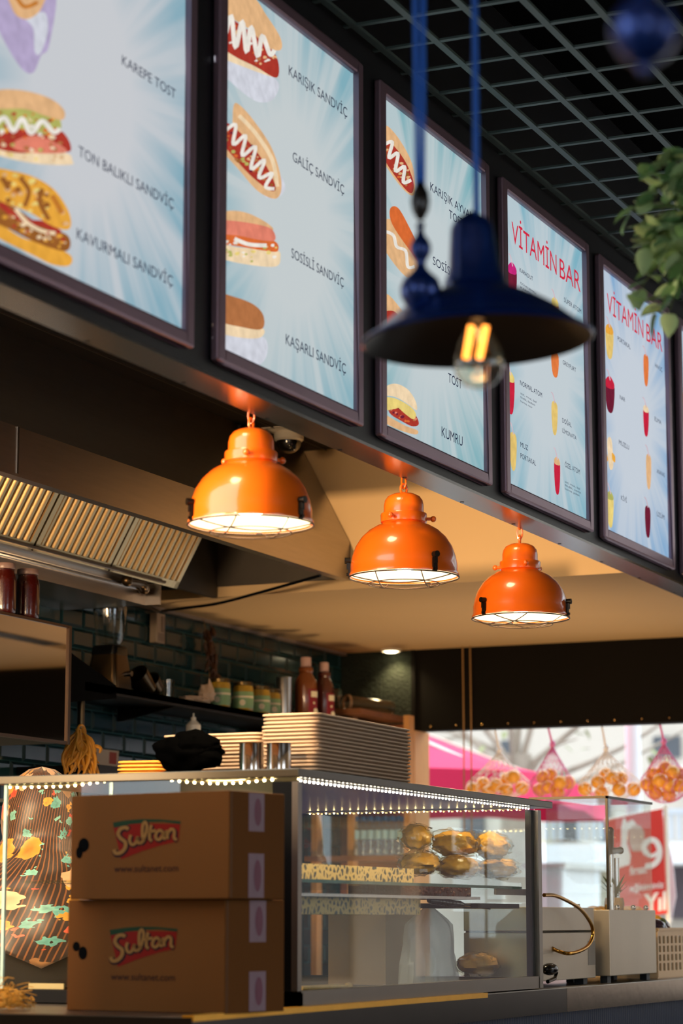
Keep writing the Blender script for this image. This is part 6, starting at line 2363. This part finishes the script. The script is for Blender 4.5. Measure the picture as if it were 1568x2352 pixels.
bstroke([(1485, 1962), (1478, 1945), (1490, 1930), (1505, 1932), (1514, 1950), (1512, 1972), (1500, 1986), (1482, 1990)], 13)
bstroke([(1485, 1962), (1498, 1966), (1510, 1958)], 9)
put_text(wm, 'fırsat', bp(1446, 2010, .004), bp(1485, 2004, .004) - bp(1446, 2010, .004), bp(1446, 1990, .004) - bp(1446, 2010, .004), 0, 0.02)
put_text(wm, 'eğitiminiz', bp(1446, 2048, .004), bp(1524, 2038, .004) - bp(1446, 2048, .004), bp(1446, 2033, .004) - bp(1446, 2048, .004), 0, 0.02)
put_text(wm, 'Yıl', bp(1478, 2096, .004), bp(1529, 2088, .004) - bp(1478, 2096, .004), bp(1478, 2054, .004) - bp(1478, 2096, .004), 0, 0.03)
wm.build('lettering', mat('white banner print', (244, 240, 236), 0.7), bn, smooth=0)
fc = MB()
fc.add([bp(u, v, 0.003) for u, v in ((1444, 1905), (1455, 1895), (1470, 1896), (1479, 1910), (1480, 1935), (1472, 1955), (1452, 1955), (1444, 1935))], [tuple(range(8))])
fc.build('portrait', mat('pale portrait', (206, 178, 166), 0.7, var=0.2, vscale=20), bn, smooth=0)
fc = MB()
fc.add([bp(u, v, 0.002) for u, v in ((1426, 1900), (1432, 1876), (1440, 1890), (1452, 1882), (1462, 1894), (1442, 1908), (1438, 1960), (1426, 1955))], [tuple(range(8))])
fc.add([bp(u, v, 0.002) for u, v in ((1404, 1955), (1440, 1940), (1448, 1965), (1446, 1985), (1404, 2000))], [tuple(range(5))])
fc.build('white_patch', mat('white banner print', (0, 0, 0)), bn, smooth=0)
sp_ = MB()
a = bp(1528, 1850, -0.02)
sp_.cyl((a.x, BY + 0.02, GZ), (a.x, BY + 0.02, a.z), 0.012, n=10)
b = bp(1388, 1885, -0.02)
sp_.cyl(b, (a.x, BY + 0.02, bp(1525, 1857).z), 0.008, n=8)
sp_.build('stand', m_white, bn)
# second white flag behind it
p4 = [PY(u, v, 12.9) for u, v in ((1520, 1862), (1545, 1985), (1552, 2060), (1540, 2120), (1528, 2060))]
MB().prism(p4, (0, 0.006, 0)).build('white_flag', mat('white flag cloth', (232, 232, 234), 0.8), bn, smooth=0)

# building across the street
FY = 24.0
bd = thing('apartment_building', 'pale apartment building with railed balconies across the street', 'building', (-9.0, FY + 3, GZ))
wl = MB()
wl.box((-22, FY, GZ), (2, FY + 6, 9))
wl.build('wall', mat('warm grey plaster', (190, 180, 168), 0.9, var=0.10, vscale=0.8), bd, smooth=0)


def fbox(u0, v0, u1, v1, d, name, m, dep=0.1):
    a, b = PY(u0, v1, FY - d), PY(u1, v0, FY - d)
    return MB().box((a.x, FY - d, a.z), (b.x, FY - d + dep, b.z)).build(name, m, bd, smooth=0)


m_win = mat('street window', (74, 78, 84), 0.2, var=0.2, coat=0.5)
m_warmwin = mat('shop warm window', (96, 84, 92), 0.4, var=0.3, vscale=2)
m_pale = mat('pale concrete', (226, 226, 228), 0.85, var=0.05)
m_rail = mat('railing grey', (186, 192, 200), 0.6, var=0.05)
for r in ((1284, 1838, 1325, 1932), (1375, 1838, 1396, 1932), (1060, 1850, 1110, 1940), (940, 1700, 1000, 1780), (1500, 1690, 1560, 1740), (1150, 1700, 1190, 1760)):
    fbox(*r, 0.04, 'window', m_win)
for r in ((1292, 1990, 1328, 2080), (1544, 1990, 1600, 2110), (1170, 1990, 1225, 2090)):
    fbox(*r, 0.05, 'shop_window', m_warmwin)
fbox(900, 1932, 1700, 1990, 1.3, 'balcony_slab', m_pale, 1.3)
fbox(1326, 1990, 1396, 2110, 0.3, 'pillar', mat('cream plaster', (206, 196, 172), 0.9), 0.3)
fbox(1215, 1850, 1245, 2120, 0.3, 'pillar', mat('cream plaster', (0, 0, 0)), 0.3)
fbox(1505, 1760, 1600, 1775, 0.9, 'roof_edge', m_pale, 0.9)
for (u0, u1) in ((1200, 1290), (1325, 1380), (1520, 1640)):
    rl = MB()
    a, b = PY(u0, 1930, FY - 1.3), PY(u1, 1868, FY - 1.3)
    x = a.x
    while x < b.x:
        rl.box((x, FY - 1.3, a.z), (x + 0.035, FY - 1.27, b.z))
        x += 0.075
    rl.box((a.x, FY - 1.31, b.z), (b.x, FY - 1.26, b.z + 0.05))
    rl.build('railing', m_rail, bd, smooth=0)
# white stall box on the pavement
a, b = PY(1215, 2110, 15.5), PY(1292, 1982, 15.5)
sb_ = thing('stall_box', 'white tapering street stall box beyond the juice machines', 'stall', ((a.x + b.x) / 2, 15.9, GZ))
q = MB()
q.hexa([(a.x, 15.5, GZ), (b.x - 0.05, 15.5, GZ), (b.x - 0.05, 16.3, GZ), (a.x, 16.3, GZ), (a.x, 15.5, b.z - 0.04), (b.x, 15.5, b.z - 0.04), (b.x, 16.3, b.z - 0.04), (a.x, 16.3, b.z - 0.04)])
q.build('box_body', m_pale, sb_, smooth=0)
MB().box((a.x - 0.03, 15.45, b.z - 0.038), (b.x + 0.03, 16.35, b.z)).build('lid', m_plaster, sb_, smooth=0)
# pale street pole, bare tree
p = PY(1457, 1900, 15.0)
sp = thing('street_pole', 'pale street pole beyond the net bags of oranges', 'pole', (p.x, 15.0, GZ))
MB().cyl((p.x, 15, GZ), (p.x, 15, 5), 0.055, 0.045, 16).build('shaft', m_pale, sp)
MB().cyl((p.x, 15, GZ), (p.x, 15, GZ + 0.25), 0.10, 0.08, 16).build('foot', m_plaster, sp)
tr = thing('street_tree', 'bare street tree with thin branches behind the hanging oranges', 'tree', (PY(1200, 1900, 18).x, 18, GZ))
rnd = random.Random(8)
bt = MB()
b0 = V((PY(1185, 1900, 18).x, 18, GZ))
bt.tube([b0, b0 + V((0.05, 0, 1.5)), b0 + V((0.0, 0, 2.6))], [0.20, 0.16, 0.13], 12)
for i in range(20):
    s0 = b0 + V((0, 0, rnd.uniform(2.2, 2.6)))
    d = V((rnd.uniform(-1, 1.4), rnd.uniform(-.5, .5), rnd.uniform(0.05, 0.9))).normalized()
    L = rnd.uniform(0.7, 2.0)
    m1 = s0 + d * L * .5 + V((rnd.uniform(-.1, .1), 0, rnd.uniform(-.1, .15)))
    e = s0 + d * L + V((rnd.uniform(-.2, .2), 0, rnd.uniform(-.2, .2)))
    bt.tube(cr([s0, m1, e], 4), [0.03, .028, .025, .022, .018, .014, .010, .007, 0.004], 6)
bt.build('branches', mat('bark', (168, 156, 142), 0.9, var=0.3), tr)
lfm = MB()
for i in range(260):
    c = b0 + V((rnd.uniform(-1.8, 2.2), rnd.uniform(-.6, .6), rnd.uniform(2.5, 3.8)))
    leaf(lfm, c, V((rnd.uniform(-1, 1), rnd.uniform(-1, 1), rnd.uniform(-1, .5))), V((0, 0, 1)), 0.09, 0.05, 0)
lfm.build('leaves', mat('pale olive leaf', (150, 156, 110), 0.7, var=0.3), tr)

# the street on the dining side, which the case glass mirrors
ab = thing('shop_building', 'shop building with blue awning across the street', 'building', (8, 28, GZ))
MB().box((2.5, 27, GZ), (24, 32, 8)).build('wall', mat('warm grey plaster', (0, 0, 0)), ab, smooth=0)
for i in range(6):
    MB().box((4 + i * 3.1, 26.95, 0.5), (6.2 + i * 3.1, 27.0, 2.3)).build('window', m_win if i % 2 else m_warmwin, ab, smooth=0)
aw = MB()
aw.hexa([(3, 25.8, 2.4), (20, 25.8, 2.4), (20, 27, 2.9), (3, 27, 2.9), (3, 25.8, 2.45), (20, 25.8, 2.45), (20, 27, 2.95), (3, 27, 2.95)])
aw.build('awning', mat('navy canvas', (40, 56, 110), 0.8), ab, smooth=0)
